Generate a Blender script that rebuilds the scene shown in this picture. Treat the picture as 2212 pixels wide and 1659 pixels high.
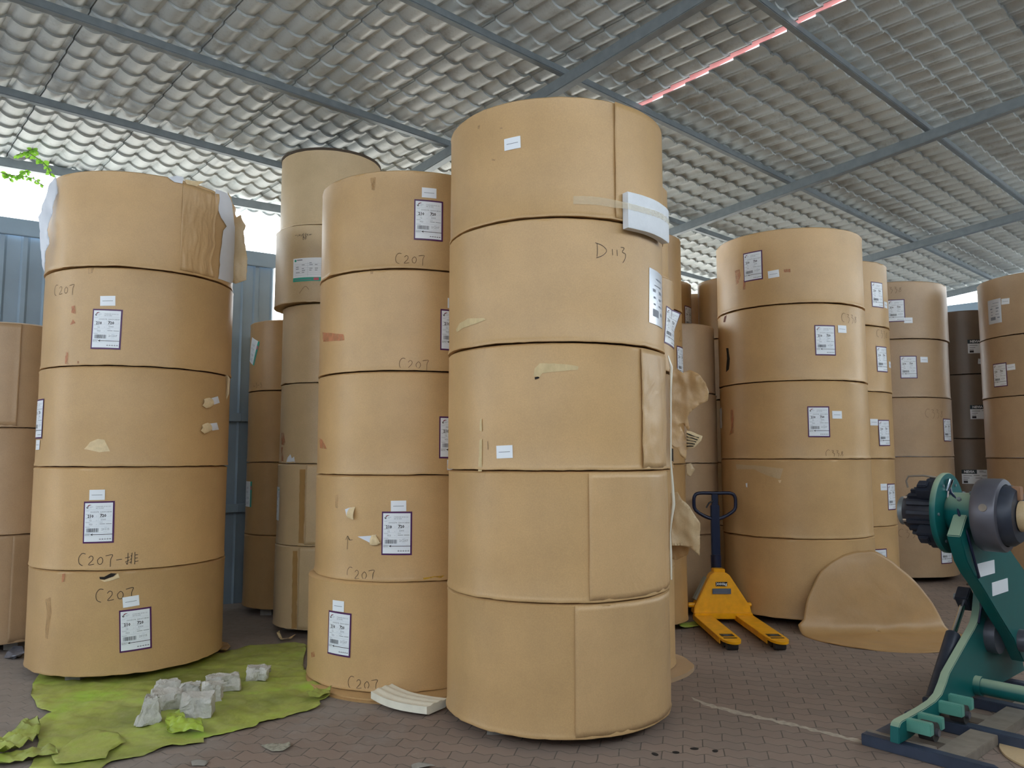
import bpy, bmesh, math, random
from mathutils import Vector, Matrix, noise
from mathutils.geometry import delaunay_2d_cdt

for o in list(bpy.data.objects):
    bpy.data.objects.remove(o)
S = bpy.context.scene
COL = S.collection
PI = math.pi
R = math.radians

# ------------------------------------------------------------------ camera
FPX, CXP, CYP = 1700.0, 1106.0, 829.5          # focal length and centre in pixels of the 2212 x 1659 frame
PITCH = math.atan((985 - 829.5) / FPX)
CAM = Vector((0, 0, 1.58))
cam = bpy.data.cameras.new('camera')
cam.sensor_fit = 'HORIZONTAL'; cam.sensor_width = 36.0
cam.lens = 36.0 * FPX / 2212
cam.clip_start = 0.05; cam.clip_end = 400
camo = bpy.data.objects.new('camera', cam); COL.objects.link(camo)
camo.location = CAM; camo.rotation_euler = (PI / 2 + PITCH, 0, 0)
S.camera = camo

# ------------------------------------------------------------------ sky, sun, exposure
SKY = 3.2
w = bpy.data.worlds.new('overcast_sky'); S.world = w; w.use_nodes = True
bg = w.node_tree.nodes['Background']
bg.inputs[0].default_value = (0.90, 0.965, 1.0, 1); bg.inputs[1].default_value = SKY
sun = bpy.data.lights.new('sun', 'SUN'); sun.energy = 10.0; sun.angle = R(3); sun.color = (1.0, 0.96, 0.9)
suno = bpy.data.objects.new('sun', sun); COL.objects.link(suno)
suno.rotation_euler = Vector((0.5, -0.55, -1.6)).to_track_quat('-Z', 'Y').to_euler()
S.view_settings.view_transform = 'Standard'; S.view_settings.look = 'None'
S.view_settings.gamma = 1.0; S.view_settings.use_curve_mapping = False
S.view_settings.exposure = 0.64
S.cycles.use_denoising = True
S.cycles.max_bounces = 8; S.cycles.diffuse_bounces = 5
S.cycles.sample_clamp_indirect = 6.0


# ------------------------------------------------------------------ helpers
def lin(c):
    c = c / 255.0
    return c / 12.92 if c <= 0.04045 else ((c + 0.055) / 1.055) ** 2.4


def rgb(r, g, b):
    return (lin(r), lin(g), lin(b), 1.0)


def ray(px, py):
    """direction from the camera through a pixel of the photograph"""
    c, s = math.cos(PITCH), math.sin(PITCH)
    fw, up = Vector((0, c, s)), Vector((0, -s, c))
    return fw * FPX + Vector((1, 0, 0)) * (px - CXP) - up * (py - CYP)


def floor_at(px, py, z=0.0):
    d = ray(px, py)
    return CAM + d * ((z - CAM.z) / d.z)


def at_y(px, py, y):
    d = ray(px, py)
    return CAM + d * (y / d.y)


def fbm(x, y, z, n=3):
    return noise.fractal(Vector((x, y, z)), 1.0, 2.0, n)


def mesh_obj(name, verts, faces, mats, parent=None, idx=None, smooth=False, loc=None):
    me = bpy.data.meshes.new(name)
    me.from_pydata([tuple(v) for v in verts], [], [tuple(f) for f in faces])
    if not isinstance(mats, (list, tuple)):
        mats = [mats]
    for m in mats:
        me.materials.append(m)
    if idx is not None:
        me.polygons.foreach_set('material_index', idx)
    if smooth is True:
        me.polygons.foreach_set('use_smooth', [True] * len(me.polygons))
    me.update()
    o = bpy.data.objects.new(name, me); COL.objects.link(o)
    if parent is not None:
        o.parent = parent
    if loc is not None:
        o.location = loc
    return o


def auto_smooth(o, deg=35):
    me = o.data
    bm = bmesh.new(); bm.from_mesh(me)
    lim = R(deg)
    for f in bm.faces:
        f.smooth = True
    for e in bm.edges:
        if len(e.link_faces) == 2:
            e.smooth = e.calc_face_angle(0) < lim
    bm.to_mesh(me); bm.free()
    return o


class MB:
    """gathers boxes, cylinders, prisms into ONE mesh"""
    def __init__(s):
        s.v = []; s.f = []; s.i = []; s.m = 0; s.T = Matrix.Identity(4)

    def add(s, verts, faces):
        b = len(s.v)
        s.v += [s.T @ Vector(v) for v in verts]
        s.f += [tuple(b + k for k in f) for f in faces]
        s.i += [s.m] * len(faces)
        return s

    def box(s, x0, x1, y0, y1, z0, z1):
        v = [(x, y, z) for x in (x0, x1) for y in (y0, y1) for z in (z0, z1)]
        return s.add(v, [(0, 1, 3, 2), (4, 6, 7, 5), (0, 4, 5, 1), (2, 3, 7, 6), (0, 2, 6, 4), (1, 5, 7, 3)])

    def lathe(s, prof, seg=32, axis='z', c=(0, 0, 0)):
        """profile of (radius, height) about an axis, ends closed where the radius is 0"""
        v = []
        for r_, h in prof:
            for k in range(seg):
                a = 2 * PI * k / seg
                p = (r_ * math.cos(a), r_ * math.sin(a), h)
                if axis == 'x':
                    p = (p[2], p[0], p[1])
                elif axis == 'y':
                    p = (p[1], p[2], p[0])
                v.append((p[0] + c[0], p[1] + c[1], p[2] + c[2]))
        f = []
        for j in range(len(prof) - 1):
            for k in range(seg):
                n = (k + 1) % seg
                f.append((j * seg + k, j * seg + n, (j + 1) * seg + n, (j + 1) * seg + k))
        f.append(tuple(range(seg))[::-1])
        f.append(tuple((len(prof) - 1) * seg + k for k in range(seg)))
        return s.add(v, f)

    def cyl(s, p0, p1, r0, r1=None, seg=20):
        r1 = r0 if r1 is None else r1
        p0, p1 = Vector(p0), Vector(p1)
        d = (p1 - p0).normalized()
        a = Vector((0, 0, 1)) if abs(d.z) < 0.9 else Vector((1, 0, 0))
        e1 = d.cross(a).normalized(); e2 = d.cross(e1)
        v = []
        for p, r_ in ((p0, r0), (p1, r1)):
            for k in range(seg):
                t = 2 * PI * k / seg
                v.append(p + e1 * math.cos(t) * r_ + e2 * math.sin(t) * r_)
        f = [(k, (k + 1) % seg, seg + (k + 1) % seg, seg + k) for k in range(seg)]
        f += [tuple(range(seg))[::-1], tuple(range(seg, 2 * seg))]
        return s.add(v, f)

    def tube(s, pts, r_, seg=10, closed=False):
        pts = [Vector(p) for p in pts]
        n = len(pts)
        rings = []
        prev = None
        for i, p in enumerate(pts):
            a = pts[(i - 1) % n] if (i > 0 or closed) else p
            b = pts[(i + 1) % n] if (i < n - 1 or closed) else p
            t = (b - a).normalized()
            if prev is None:
                q = Vector((0, 0, 1)) if abs(t.z) < 0.9 else Vector((1, 0, 0))
                e1 = t.cross(q).normalized()
            else:
                e1 = (prev - t * prev.dot(t)).normalized()
            prev = e1
            e2 = t.cross(e1)
            rr = r_[i] if isinstance(r_, (list, tuple)) else r_
            rings.append([p + e1 * math.cos(2 * PI * k / seg) * rr + e2 * math.sin(2 * PI * k / seg) * rr for k in range(seg)])
        v = [x for ring in rings for x in ring]
        f = []
        for j in range(n if closed else n - 1):
            j2 = (j + 1) % n
            for k in range(seg):
                k2 = (k + 1) % seg
                f.append((j * seg + k, j * seg + k2, j2 * seg + k2, j2 * seg + k))
        if not closed:
            f += [tuple(range(seg))[::-1], tuple((n - 1) * seg + k for k in range(seg))]
        return s.add(v, f)

    def prism(s, poly, a, b, axis='x'):
        """polygon (p, q) extruded from a to b along an axis"""
        def P(p, q, h):
            return (h, p, q) if axis == 'x' else ((p, h, q) if axis == 'y' else (p, q, h))
        n = len(poly)
        v = [P(p, q, a) for p, q in poly] + [P(p, q, b) for p, q in poly]
        f = [(k, (k + 1) % n, n + (k + 1) % n, n + k) for k in range(n)]
        f += [tuple(range(n))[::-1], tuple(range(n, 2 * n))]
        return s.add(v, f)

    def build(s, name, mats, parent=None, smooth=None, bevel=0, loc=None):
        o = mesh_obj(name, s.v, s.f, mats, parent, s.i, False, loc)
        bm = bmesh.new(); bm.from_mesh(o.data)
        bmesh.ops.recalc_face_normals(bm, faces=bm.faces)
        if bevel:
            es = [e for e in bm.edges if len(e.link_faces) == 2 and e.calc_face_angle(0) > 0.6]
            try:
                bmesh.ops.bevel(bm, geom=es, offset=bevel, segments=2, affect='EDGES', clamp_overlap=True)
            except Exception:
                pass
        bm.to_mesh(o.data); bm.free()
        if smooth:
            auto_smooth(o, smooth)
        return o


def tag(o, label=None, cat=None, group=None, kind=None):
    if label: o['label'] = label
    if cat: o['category'] = cat
    if group: o['group'] = group
    if kind: o['kind'] = kind
    return o


def empty(name, loc, rz=0.0):
    o = bpy.data.objects.new(name, None); COL.objects.link(o)
    o.location = loc; o.rotation_euler = (0, 0, rz); o.empty_display_size = 0.1
    return o


# ------------------------------------------------------------------ materials
def new_mat(name):
    m = bpy.data.materials.new(name); m.use_nodes = True
    nt = m.node_tree
    return m, nt, nt.nodes['Principled BSDF']


def N(nt, t, **kw):
    n = nt.nodes.new(t)
    for k, v in kw.items():
        if k in n.inputs.keys():
            n.inputs[k].default_value = v
        else:
            setattr(n, k, v)
    return n


def ramp(nt, fac, stops):
    r_ = nt.nodes.new('ShaderNodeValToRGB')
    e = r_.color_ramp.elements
    while len(e) < len(stops):
        e.new(0.5)
    for k, (p, c) in enumerate(stops):
        e[k].position = p; e[k].color = c
    nt.links.new(fac, r_.inputs[0])
    return r_.outputs[0]


def mixc(nt, fac, a, b, mode='MIX'):
    m = nt.nodes.new('ShaderNodeMix'); m.data_type = 'RGBA'; m.blend_type = mode
    for sock, v in ((m.inputs[0], fac), (m.inputs[6], a), (m.inputs[7], b)):
        if hasattr(v, 'links'):
            nt.links.new(v, sock)
        else:
            sock.default_value = v
    return m.outputs[2]


def coords(nt, kind='Object', scale=(1, 1, 1), rot=(0, 0, 0)):
    t = nt.nodes.new('ShaderNodeTexCoord'); m = nt.nodes.new('ShaderNodeMapping')
    m.inputs['Scale'].default_value = scale; m.inputs['Rotation'].default_value = rot
    nt.links.new(t.outputs[kind], m.inputs[0])
    return m.outputs[0]


def simple(name, col, rough=0.5, metal=0.0, spec=0.5, var=0.0, scale=8.0, bump=0.0, bscale=60.0):
    m, nt, b = new_mat(name)
    b.inputs['Base Color'].default_value = col
    b.inputs['Roughness'].default_value = rough
    b.inputs['Metallic'].default_value = metal
    b.inputs['Specular IOR Level'].default_value = spec
    if var:
        n = N(nt, 'ShaderNodeTexNoise', Scale=scale, Detail=5.0)
        nt.links.new(coords(nt), n.inputs['Vector'])
        dark = tuple(c * (1 - var) for c in col[:3]) + (1,)
        lite = tuple(min(1, c * (1 + var)) for c in col[:3]) + (1,)
        nt.links.new(ramp(nt, n.outputs[0], [(0.3, dark), (0.7, lite)]), b.inputs['Base Color'])
    if bump:
        n = N(nt, 'ShaderNodeTexNoise', Scale=bscale, Detail=4.0)
        nt.links.new(coords(nt), n.inputs['Vector'])
        bp = N(nt, 'ShaderNodeBump', Strength=bump, Distance=0.01)
        nt.links.new(n.outputs[0], bp.inputs['Height'])
        nt.links.new(bp.outputs[0], b.inputs['Normal'])
    return m


def kraft(name, col, wrinkle=0.25, rough=0.42, spec=0.55):
    """wrapping paper: soft mottling, fine fibre, faint upright wrinkles"""
    m, nt, b = new_mat(name)
    L = nt.links
    co = coords(nt)
    oi = N(nt, 'ShaderNodeObjectInfo')
    n1 = N(nt, 'ShaderNodeTexNoise', Scale=2.2, Detail=4.0, Roughness=0.6)
    L.new(co, n1.inputs['Vector'])
    a = tuple(c * 0.90 for c in col[:3]) + (1,)
    d = tuple(c * 1.08 for c in col[:3]) + (1,)
    c1 = ramp(nt, n1.outputs[0], [(0.32, a), (0.68, d)])
    n2 = N(nt, 'ShaderNodeTexNoise', Scale=140.0, Detail=2.0)
    L.new(co, n2.inputs['Vector'])
    c2 = mixc(nt, 0.22, c1, ramp(nt, n2.outputs[0], [(0.3, (0.55, 0.55, 0.55, 1)), (0.7, (1, 1, 1, 1))]), 'MULTIPLY')
    c3 = mixc(nt, 1.0, c2, ramp(nt, oi.outputs['Random'], [(0.0, (0.93, 0.92, 0.90, 1)), (1.0, (1.04, 1.03, 1.02, 1))]), 'MULTIPLY')
    # scuffs: a few small grimy marks
    n3 = N(nt, 'ShaderNodeTexNoise', Scale=3.2, Detail=7.0, Roughness=0.72, Distortion=0.4)
    cs = coords(nt, 'Object', (1, 1, 0.45))
    L.new(cs, n3.inputs['Vector'])
    c4 = mixc(nt, ramp(nt, n3.outputs[0], [(0.66, (0, 0, 0, 1)), (0.80, (0.45, 0.45, 0.45, 1))]), c3, (col[0] * 0.45, col[1] * 0.42, col[2] * 0.40, 1))
    L.new(c4, b.inputs['Base Color'])
    b.inputs['Roughness'].default_value = rough
    b.inputs['Specular IOR Level'].default_value = spec
    w1 = N(nt, 'ShaderNodeTexNoise', Scale=5.0, Detail=3.0, Distortion=1.2)
    L.new(coords(nt, 'Object', (1, 1, 0.6)), w1.inputs['Vector'])
    bp = N(nt, 'ShaderNodeBump', Strength=wrinkle, Distance=0.02)
    L.new(w1.outputs[0], bp.inputs['Height'])
    bp2 = N(nt, 'ShaderNodeBump', Strength=0.06, Distance=0.003)
    L.new(n2.outputs[0], bp2.inputs['Height']); L.new(bp.outputs[0], bp2.inputs['Normal'])
    L.new(bp2.outputs[0], b.inputs['Normal'])
    return m


KR = kraft('kraft_wrapper', rgb(202, 166, 117), 0.10)
KRW = kraft('kraft_wrinkled', rgb(204, 169, 123), 0.45)
KRP = kraft('kraft_pale', rgb(205, 180, 142), 0.15)
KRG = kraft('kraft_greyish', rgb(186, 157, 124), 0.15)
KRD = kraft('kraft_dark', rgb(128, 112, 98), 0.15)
KRB = kraft('kraft_brown', rgb(182, 145, 97), 0.2)
TORN = simple('torn_paper', rgb(222, 200, 160), 0.8, var=0.08, scale=40)
BOARD = simple('white_board', rgb(222, 228, 240), 0.55, var=0.03)
WHITE = simple('label_white', rgb(236, 242, 250), 0.35)
PURPLE = simple('label_purple', rgb(74, 18, 84), 0.4)
INK = simple('label_ink', rgb(28, 26, 40), 0.5)
GREY = simple('label_grey', rgb(120, 128, 142), 0.5)
LINE = simple('label_line', rgb(172, 184, 200), 0.5)
PINK = simple('label_pink', rgb(200, 90, 110), 0.5)
TEAL = simple('label_teal', rgb(40, 160, 140), 0.45)
NAVY = simple('label_dark_teal', rgb(24, 48, 60), 0.45)
PENCIL = simple('pencil_mark', rgb(92, 70, 44), 0.7)
PEN = simple('marker_ink', rgb(40, 34, 30), 0.6)
REDST = simple('red_paint', rgb(198, 128, 92), 0.6, var=0.10, scale=30)
YELST = simple('yellow_paint', rgb(214, 168, 40), 0.6)
GREYST = simple('dirt_mark', rgb(176, 138, 92), 0.8)
TAPE = simple('brown_tape', rgb(186, 144, 84), 0.3)
PALET = simple('pale_tear', rgb(214, 192, 146), 0.6, var=0.05, scale=30)
DARKHOLE = simple('dark_inside', rgb(34, 28, 24), 0.9)
FOAM = simple('white_foam', rgb(226, 232, 240), 0.6, var=0.04, scale=14, bump=0.2, bscale=90)
FOAMC = simple('cream_foam', rgb(232, 228, 212), 0.6, var=0.05, scale=14, bump=0.2, bscale=90)
FILM = simple('clear_film', rgb(226, 222, 208), 0.15, spec=0.8)


def smear(m, lo, hi, scale=18.0):
    """thin, streaky coverage instead of a solid coat"""
    nt = m.node_tree; b = nt.nodes['Principled BSDF']
    n = N(nt, 'ShaderNodeTexNoise', Scale=scale, Detail=6.0, Roughness=0.7)
    nt.links.new(coords(nt, 'Object', (1, 1, 0.35)), n.inputs['Vector'])
    nt.links.new(ramp(nt, n.outputs[0], [(0.35, (lo, lo, lo, 1)), (0.68, (hi, hi, hi, 1))]), b.inputs['Alpha'])


smear(REDST, 0.15, 0.9); smear(GREYST, 0.05, 0.6); smear(YELST, 0.3, 1.0); smear(PALET, 0.8, 1.0); smear(TAPE, 0.55, 0.8, 6.0)
STEEL = simple('galvanised_steel', rgb(132, 141, 147), 0.45, 0.35, var=0.10, scale=12)
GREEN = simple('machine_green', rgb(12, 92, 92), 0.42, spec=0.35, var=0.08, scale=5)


def lit_tops(m, dust_or_lit, amount):
    """paler tone on whatever faces up, standing for the light caught there"""
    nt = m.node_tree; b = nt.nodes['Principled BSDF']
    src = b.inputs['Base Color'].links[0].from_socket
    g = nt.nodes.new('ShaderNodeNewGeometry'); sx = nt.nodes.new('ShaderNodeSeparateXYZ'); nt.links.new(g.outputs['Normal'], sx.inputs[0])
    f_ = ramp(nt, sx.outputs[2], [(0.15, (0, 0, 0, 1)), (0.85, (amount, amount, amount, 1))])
    nt.links.new(mixc(nt, f_, src, dust_or_lit), b.inputs['Base Color'])


lit_tops(GREEN, rgb(168, 186, 160), 0.8)  # light on the machine's upward edges, painted into the green
DARKM = simple('dark_cast_iron', rgb(46, 52, 66), 0.45, 0.2, var=0.15, scale=20)
DRUM = simple('grey_drum_steel', rgb(92, 92, 102), 0.4, 0.4, var=0.12, scale=10)
CHROME = simple('chrome', rgb(220, 222, 226), 0.12, 1.0)
TRACK = simple('blue_black_paint', rgb(48, 58, 78), 0.5, var=0.2, scale=10)
SLAT = simple('worn_plate', rgb(128, 118, 108), 0.6, var=0.15, scale=16)
YEL = simple('yellow_paint_steel', rgb(236, 168, 14), 0.35, var=0.12, scale=14)
NAVYM = simple('navy_paint', rgb(22, 32, 62), 0.35)
BLACK = simple('black_sticker', rgb(22, 22, 26), 0.5)
RUBBER = simple('dark_roller', rgb(50, 48, 48), 0.6)
STONE = simple('broken_concrete', rgb(190, 188, 182), 0.9, var=0.12, scale=30, bump=0.8, bscale=70)
STONED = simple('spacer_concrete', rgb(150, 146, 140), 0.9, var=0.15, scale=20, bump=0.5)
PLASTIC = simple('grey_plastic_film', rgb(110, 112, 124), 0.3, spec=0.6)


# ------------------------------------------------------------------ building: directions of the roof
UX, UY = 0.731978, 0.681329                    # along the purlins
U = Vector((UX, UY, 0)); DH = Vector((-UY, UX, 0))
SL = R(6.0)
D3 = DH * math.cos(SL) - Vector((0, 0, math.sin(SL)))
NR = U.cross(D3); NR = NR if NR.z > 0 else -NR
H0 = 3.78
RC = CAM + Vector((0, 0, H0))


def rp(u, d, n=0.0):
    return RC + U * u + D3 * d + NR * n


# floor: interlocking pavers
def floor_mat():
    m, nt, b = new_mat('paver_floor')
    L = nt.links
    g = nt.nodes.new('ShaderNodeNewGeometry')
    mp = nt.nodes.new('ShaderNodeMapping'); mp.inputs['Rotation'].default_value = (0, 0, R(12))
    L.new(g.outputs['Position'], mp.inputs[0])
    sx = nt.nodes.new('ShaderNodeSeparateXYZ'); L.new(mp.outputs[0], sx.inputs[0])

    def tri(src, period, amp):
        a = N(nt, 'ShaderNodeMath', operation='MULTIPLY'); L.new(src, a.inputs[0]); a.inputs[1].default_value = 2.0 / period
        p = N(nt, 'ShaderNodeMath', operation='PINGPONG'); L.new(a.outputs[0], p.inputs[0]); p.inputs[1].default_value = 1.0
        q = N(nt, 'ShaderNodeMath', operation='MULTIPLY'); L.new(p.outputs[0], q.inputs[0]); q.inputs[1].default_value = amp
        return q.outputs[0]

    def plus(a, c):
        s = N(nt, 'ShaderNodeMath', operation='ADD'); L.new(a, s.inputs[0]); L.new(c, s.inputs[1]); return s.outputs[0]
    nw = N(nt, 'ShaderNodeTexNoise', Scale=3.0, Detail=2.0); L.new(mp.outputs[0], nw.inputs['Vector'])
    wob = N(nt, 'ShaderNodeMath', operation='MULTIPLY'); L.new(nw.outputs[0], wob.inputs[0]); wob.inputs[1].default_value = 0.03
    X = plus(sx.outputs[0], wob.outputs[0])
    Y = plus(plus(sx.outputs[1], tri(sx.outputs[0], 0.11, 0.03)), wob.outputs[0])
    cb = nt.nodes.new('ShaderNodeCombineXYZ'); L.new(X, cb.inputs[0]); L.new(Y, cb.inputs[1])
    br = nt.nodes.new('ShaderNodeTexBrick'); L.new(cb.outputs[0], br.inputs['Vector'])
    br.offset = 0.5
    br.inputs['Scale'].default_value = 1.0
    br.inputs['Brick Width'].default_value = 0.22; br.inputs['Row Height'].default_value = 0.115
    br.inputs['Mortar Size'].default_value = 0.0035; br.inputs['Mortar Smooth'].default_value = 0.3
    br.inputs['Color1'].default_value = rgb(139, 119, 107); br.inputs['Color2'].default_value = rgb(127, 111, 101)
    br.inputs['Mortar'].default_value = rgb(84, 74, 66)
    # grey dust, heavy towards the blue wall on the left
    n1 = N(nt, 'ShaderNodeTexNoise', Scale=1.1, Detail=6.0, Roughness=0.65); L.new(g.outputs['Position'], n1.inputs['Vector'])
    dm = N(nt, 'ShaderNodeVectorMath', operation='DOT_PRODUCT'); L.new(g.outputs['Position'], dm.inputs[0]); dm.inputs[1].default_value = (-0.14, 0.053, 0)
    ad = N(nt, 'ShaderNodeMath', operation='ADD'); L.new(dm.outputs['Value'], ad.inputs[0]); L.new(n1.outputs[0], ad.inputs[1])
    mask = ramp(nt, ad.outputs[0], [(0.86, (0.12, 0.12, 0.12, 1)), (1.0, (0.5, 0.5, 0.5, 1))])
    n2 = N(nt, 'ShaderNodeTexNoise', Scale=9.0, Detail=8.0, Roughness=0.7); L.new(g.outputs['Position'], n2.inputs['Vector'])
    dust_or_lit = ramp(nt, n2.outputs[0], [(0.3, rgb(140, 136, 134)), (0.75, rgb(166, 160, 156))])
    c = mixc(nt, mask, br.outputs['Color'], dust_or_lit)
    c = mixc(nt, ramp(nt, n2.outputs[0], [(0.58, (0, 0, 0, 1)), (0.78, (0.35, 0.35, 0.35, 1))]), c, rgb(168, 158, 146))
    L.new(c, b.inputs['Base Color'])
    b.inputs['Roughness'].default_value = 0.75
    b.inputs['Specular IOR Level'].default_value = 0.3
    inv = N(nt, 'ShaderNodeMath', operation='SUBTRACT'); inv.inputs[0].default_value = 1.0; L.new(br.outputs['Fac'], inv.inputs[1])
    hh = N(nt, 'ShaderNodeMath', operation='MULTIPLY'); L.new(n2.outputs[0], hh.inputs[0]); hh.inputs[1].default_value = 0.6
    bp = N(nt, 'ShaderNodeBump', Strength=0.6, Distance=0.008)
    L.new(plus(inv.outputs[0], hh.outputs[0]), bp.inputs['Height']); L.new(bp.outputs[0], b.inputs['Normal'])
    return m


FLOORM = floor_mat()
fl = MB()
fl.T = Matrix(((UX, -UY, 0, 0), (UY, UX, 0, 0), (0, 0, 1, 0), (0, 0, 0, 1)))
fl.box(-6, 17.4, -4, 9.6, -0.2, 0.0)
floor = tag(fl.build('floor', FLOORM), kind='structure')
tag(floor, 'brown interlocking paver floor of the warehouse')
yard = MB(); yard.box(-60, 60, -60, 60, -0.3, -0.205)
tag(yard.build('ground', simple('yard_concrete', rgb(176, 174, 168), 0.9)), 'pale concrete yard outside', kind='structure')


# roof of tile-profile sheets: rows step along the slope, waves run along the purlins
def roof_mat():
    m, nt, b = new_mat('roof_sheet_underside')
    L = nt.links
    co = coords(nt)
    n1 = N(nt, 'ShaderNodeTexNoise', Scale=0.55, Detail=5.0, Roughness=0.6); L.new(co, n1.inputs['Vector'])
    n2 = N(nt, 'ShaderNodeTexNoise', Scale=4.5, Detail=9.0, Roughness=0.75); L.new(co, n2.inputs['Vector'])
    n3 = N(nt, 'ShaderNodeTexNoise', Scale=60.0, Detail=4.0, Roughness=0.7); L.new(co, n3.inputs['Vector'])
    base = ramp(nt, n1.outputs[0], [(0.3, rgb(190, 198, 200)), (0.7, rgb(214, 222, 224))])
    c = mixc(nt, ramp(nt, n2.outputs[0], [(0.52, (0, 0, 0, 1)), (0.75, (0.65, 0.65, 0.65, 1))]), base, rgb(130, 128, 122))
    c = mixc(nt, ramp(nt, n3.outputs[0], [(0.6, (0, 0, 0, 1)), (0.75, (0.4, 0.4, 0.4, 1))]), c, rgb(70, 66, 58))
    L.new(c, b.inputs['Base Color'])
    b.inputs['Roughness'].default_value = 0.38
    b.inputs['Specular IOR Level'].default_value = 0.5
    return m


ROOFM = roof_mat()


def bowl(t):
    """one wave: a broad hanging bowl then a narrow raised rib"""
    A = 0.042
    if t < 0.72:
        q = 2 * t / 0.72 - 1
        return A * 0.62 * q * q
    q = (t - 0.72) / 0.28
    if q < 0.25:
        return A * (0.62 + 0.38 * q / 0.25)
    if q > 0.75:
        return A * (0.62 + 0.38 * (1 - q) / 0.25)
    return A


def roof_sheets(name, u0, waves, flip, d0, d1, pitch=0.21, wave=0.2, step=0.020):
    ts = [0, .09, .18, .27, .36, .45, .54, .63, .72, .79, .93]
    if flip:
        ts = [0, .02, .06, .12, .20, .30, .40, .50, .60, .68, .74, .78, .80, .90]
    us, ns = [], []
    for k in range(waves):
        for t in ts:
            us.append(u0 + (k + t) * wave)
            p = bowl(t)
            if flip:
                q = 2 * t / 0.80 - 1
                p = 0.036 * (1 - q * q) ** 0.6 if t < 0.80 else 0.026 * math.sin((t - 0.80) / 0.20 * PI)
            ns.append(p)
        if (k + 1) % 4 == 0 and not flip:                  # lap joint between two sheets
            ub = u0 + (k + 1) * wave
            us += [ub - 0.010, ub - 0.008, ub - 0.001, ub + 0.001]
            ns += [0.026, 0.065, 0.065, 0.026]
    rows = []
    d = d0
    while d < d1:
        rows += [(d, 0.0), (d + pitch - 0.003, step)]
        d += pitch
    v = []
    for j, (dd, nn) in enumerate(rows):
        row = j // 2
        jit = 0.002 * math.sin(row * 12.9898)
        for uu, n_ in zip(us, ns):
            v.append(rp(uu, dd, n_ + nn + jit))
    m = len(us)
    f = []
    for j in range(len(rows) - 1):
        for k in range(m - 1):
            f.append((j * m + k, j * m + k + 1, (j + 1) * m + k + 1, (j + 1) * m + k))
    o = mesh_obj(name, v, f, ROOFM)
    auto_smooth(o, 42)
    return tag(o, kind='structure')


tag(roof_sheets('ceiling', 5.856 - 0.2 * 54, 54, False, -3.0, 8.85), 'grey tile-profile roof sheets with hanging bowls')
tag(roof_sheets('ceiling', 5.861, 48, True, -3.0, 8.85, 0.25, 0.232, 0.026), 'grey tile-profile roof sheets with arched waves')


def red_flash():
    m, nt, b = new_mat('red_flashing')
    tr = nt.nodes.new('ShaderNodeBsdfTranslucent'); tr.inputs[0].default_value = rgb(240, 170, 170)
    mx = nt.nodes.new('ShaderNodeMixShader'); mx.inputs[0].default_value = 0.03
    b.inputs['Base Color'].default_value = rgb(150, 56, 54)
    nt.links.new(b.outputs[0], mx.inputs[1]); nt.links.new(tr.outputs[0], mx.inputs[2])
    nt.links.new(mx.outputs[0], nt.nodes['Material Output'].inputs[0])
    return m


v = [rp(5.86 + du, d, n) for d in (-3.0, 8.85) for du, n in ((-0.08, 0.085), (0.0, 0.095), (0.10, 0.085))]
fo = mesh_obj('trim_20', v, [(0, 1, 4, 3), (1, 2, 5, 4)], red_flash())
tag(fo, 'red translucent flashing over the roof joint', kind='structure')


def beam(name, a, b, wd, ht, side, up, mat=None):
    """box section from a to b; side and up give its cross directions"""
    v = []
    for p in (a, b):
        for x, y in ((-wd / 2, -ht / 2), (wd / 2, -ht / 2), (wd / 2, ht / 2), (-wd / 2, ht / 2)):
            v.append(p + side * x + up * y)
    o = mesh_obj(name, v, [(0, 1, 5, 4), (1, 2, 6, 5), (2, 3, 7, 6), (3, 0, 4, 7), (3, 2, 1, 0), (4, 5, 6, 7)], mat or STEEL)
    bm = bmesh.new(); bm.from_mesh(o.data)
    bmesh.ops.bevel(bm, geom=[e for e in bm.edges], offset=0.006, segments=2, affect='EDGES')
    bm.to_mesh(o.data); bm.free()
    return tag(o, kind='structure')


k1 = (H0 - 0.05) / H0
for i, dd in enumerate((-0.05, 0.36, 0.776, 1.196, 1.620, 1.982)):
    beam('trim_%d' % (i + 1), rp(-5, dd * H0 * k1, -0.048), rp(17, dd * H0 * k1, -0.048), 0.055, 0.07, D3, NR)
k2 = (H0 - 0.16) / H0
for i, uu in enumerate((0.10, 1.305, 2.384, 3.43, 4.49)):
    beam('trim_%d' % (i + 10), rp(uu * H0 * k2, -3, -0.155), rp(uu * H0 * k2, 8.3 if i > 1 else 8.0, -0.145), 0.085, 0.105, U, NR)

# blue corrugated wall under the eave, turning to run parallel with the purlins
WB = simple('wall_blue_steel', rgb(138, 158, 176), 0.45, 0.1, var=0.08, scale=3)
WP = [Vector((-9.8, 4.23, 0)), Vector((-3.0, 8.65, 0)), Vector((-2.72, 8.83, 0))]
WP.append(WP[2] + U * 13.4)


def corrugated(name, a, b, z0, z1, mat, period=0.19):
    L_ = (b - a).length
    t = (b - a).normalized(); n = Vector((t.y, -t.x, 0))
    s, prof = 0.0, []
    while s < L_:
        for q, o_ in ((0, 0), (0.55, 0), (0.65, 0.022), (0.85, 0.022), (0.95, 0)):
            if s + q * period < L_:
                prof.append((s + q * period, o_))
        s += period
    prof.append((L_, 0))
    v = []
    for z in (z0, z1):
        v += [a + t * s_ + n * o_ + Vector((0, 0, z)) for s_, o_ in prof]
    m = len(prof)
    f = [(k, k + 1, m + k + 1, m + k) for k in range(m - 1)]
    o = mesh_obj(name, v, f, mat)
    so = o.modifiers.new('s', 'SOLIDIFY'); so.thickness = 0.004
    return tag(o, kind='structure')


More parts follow.
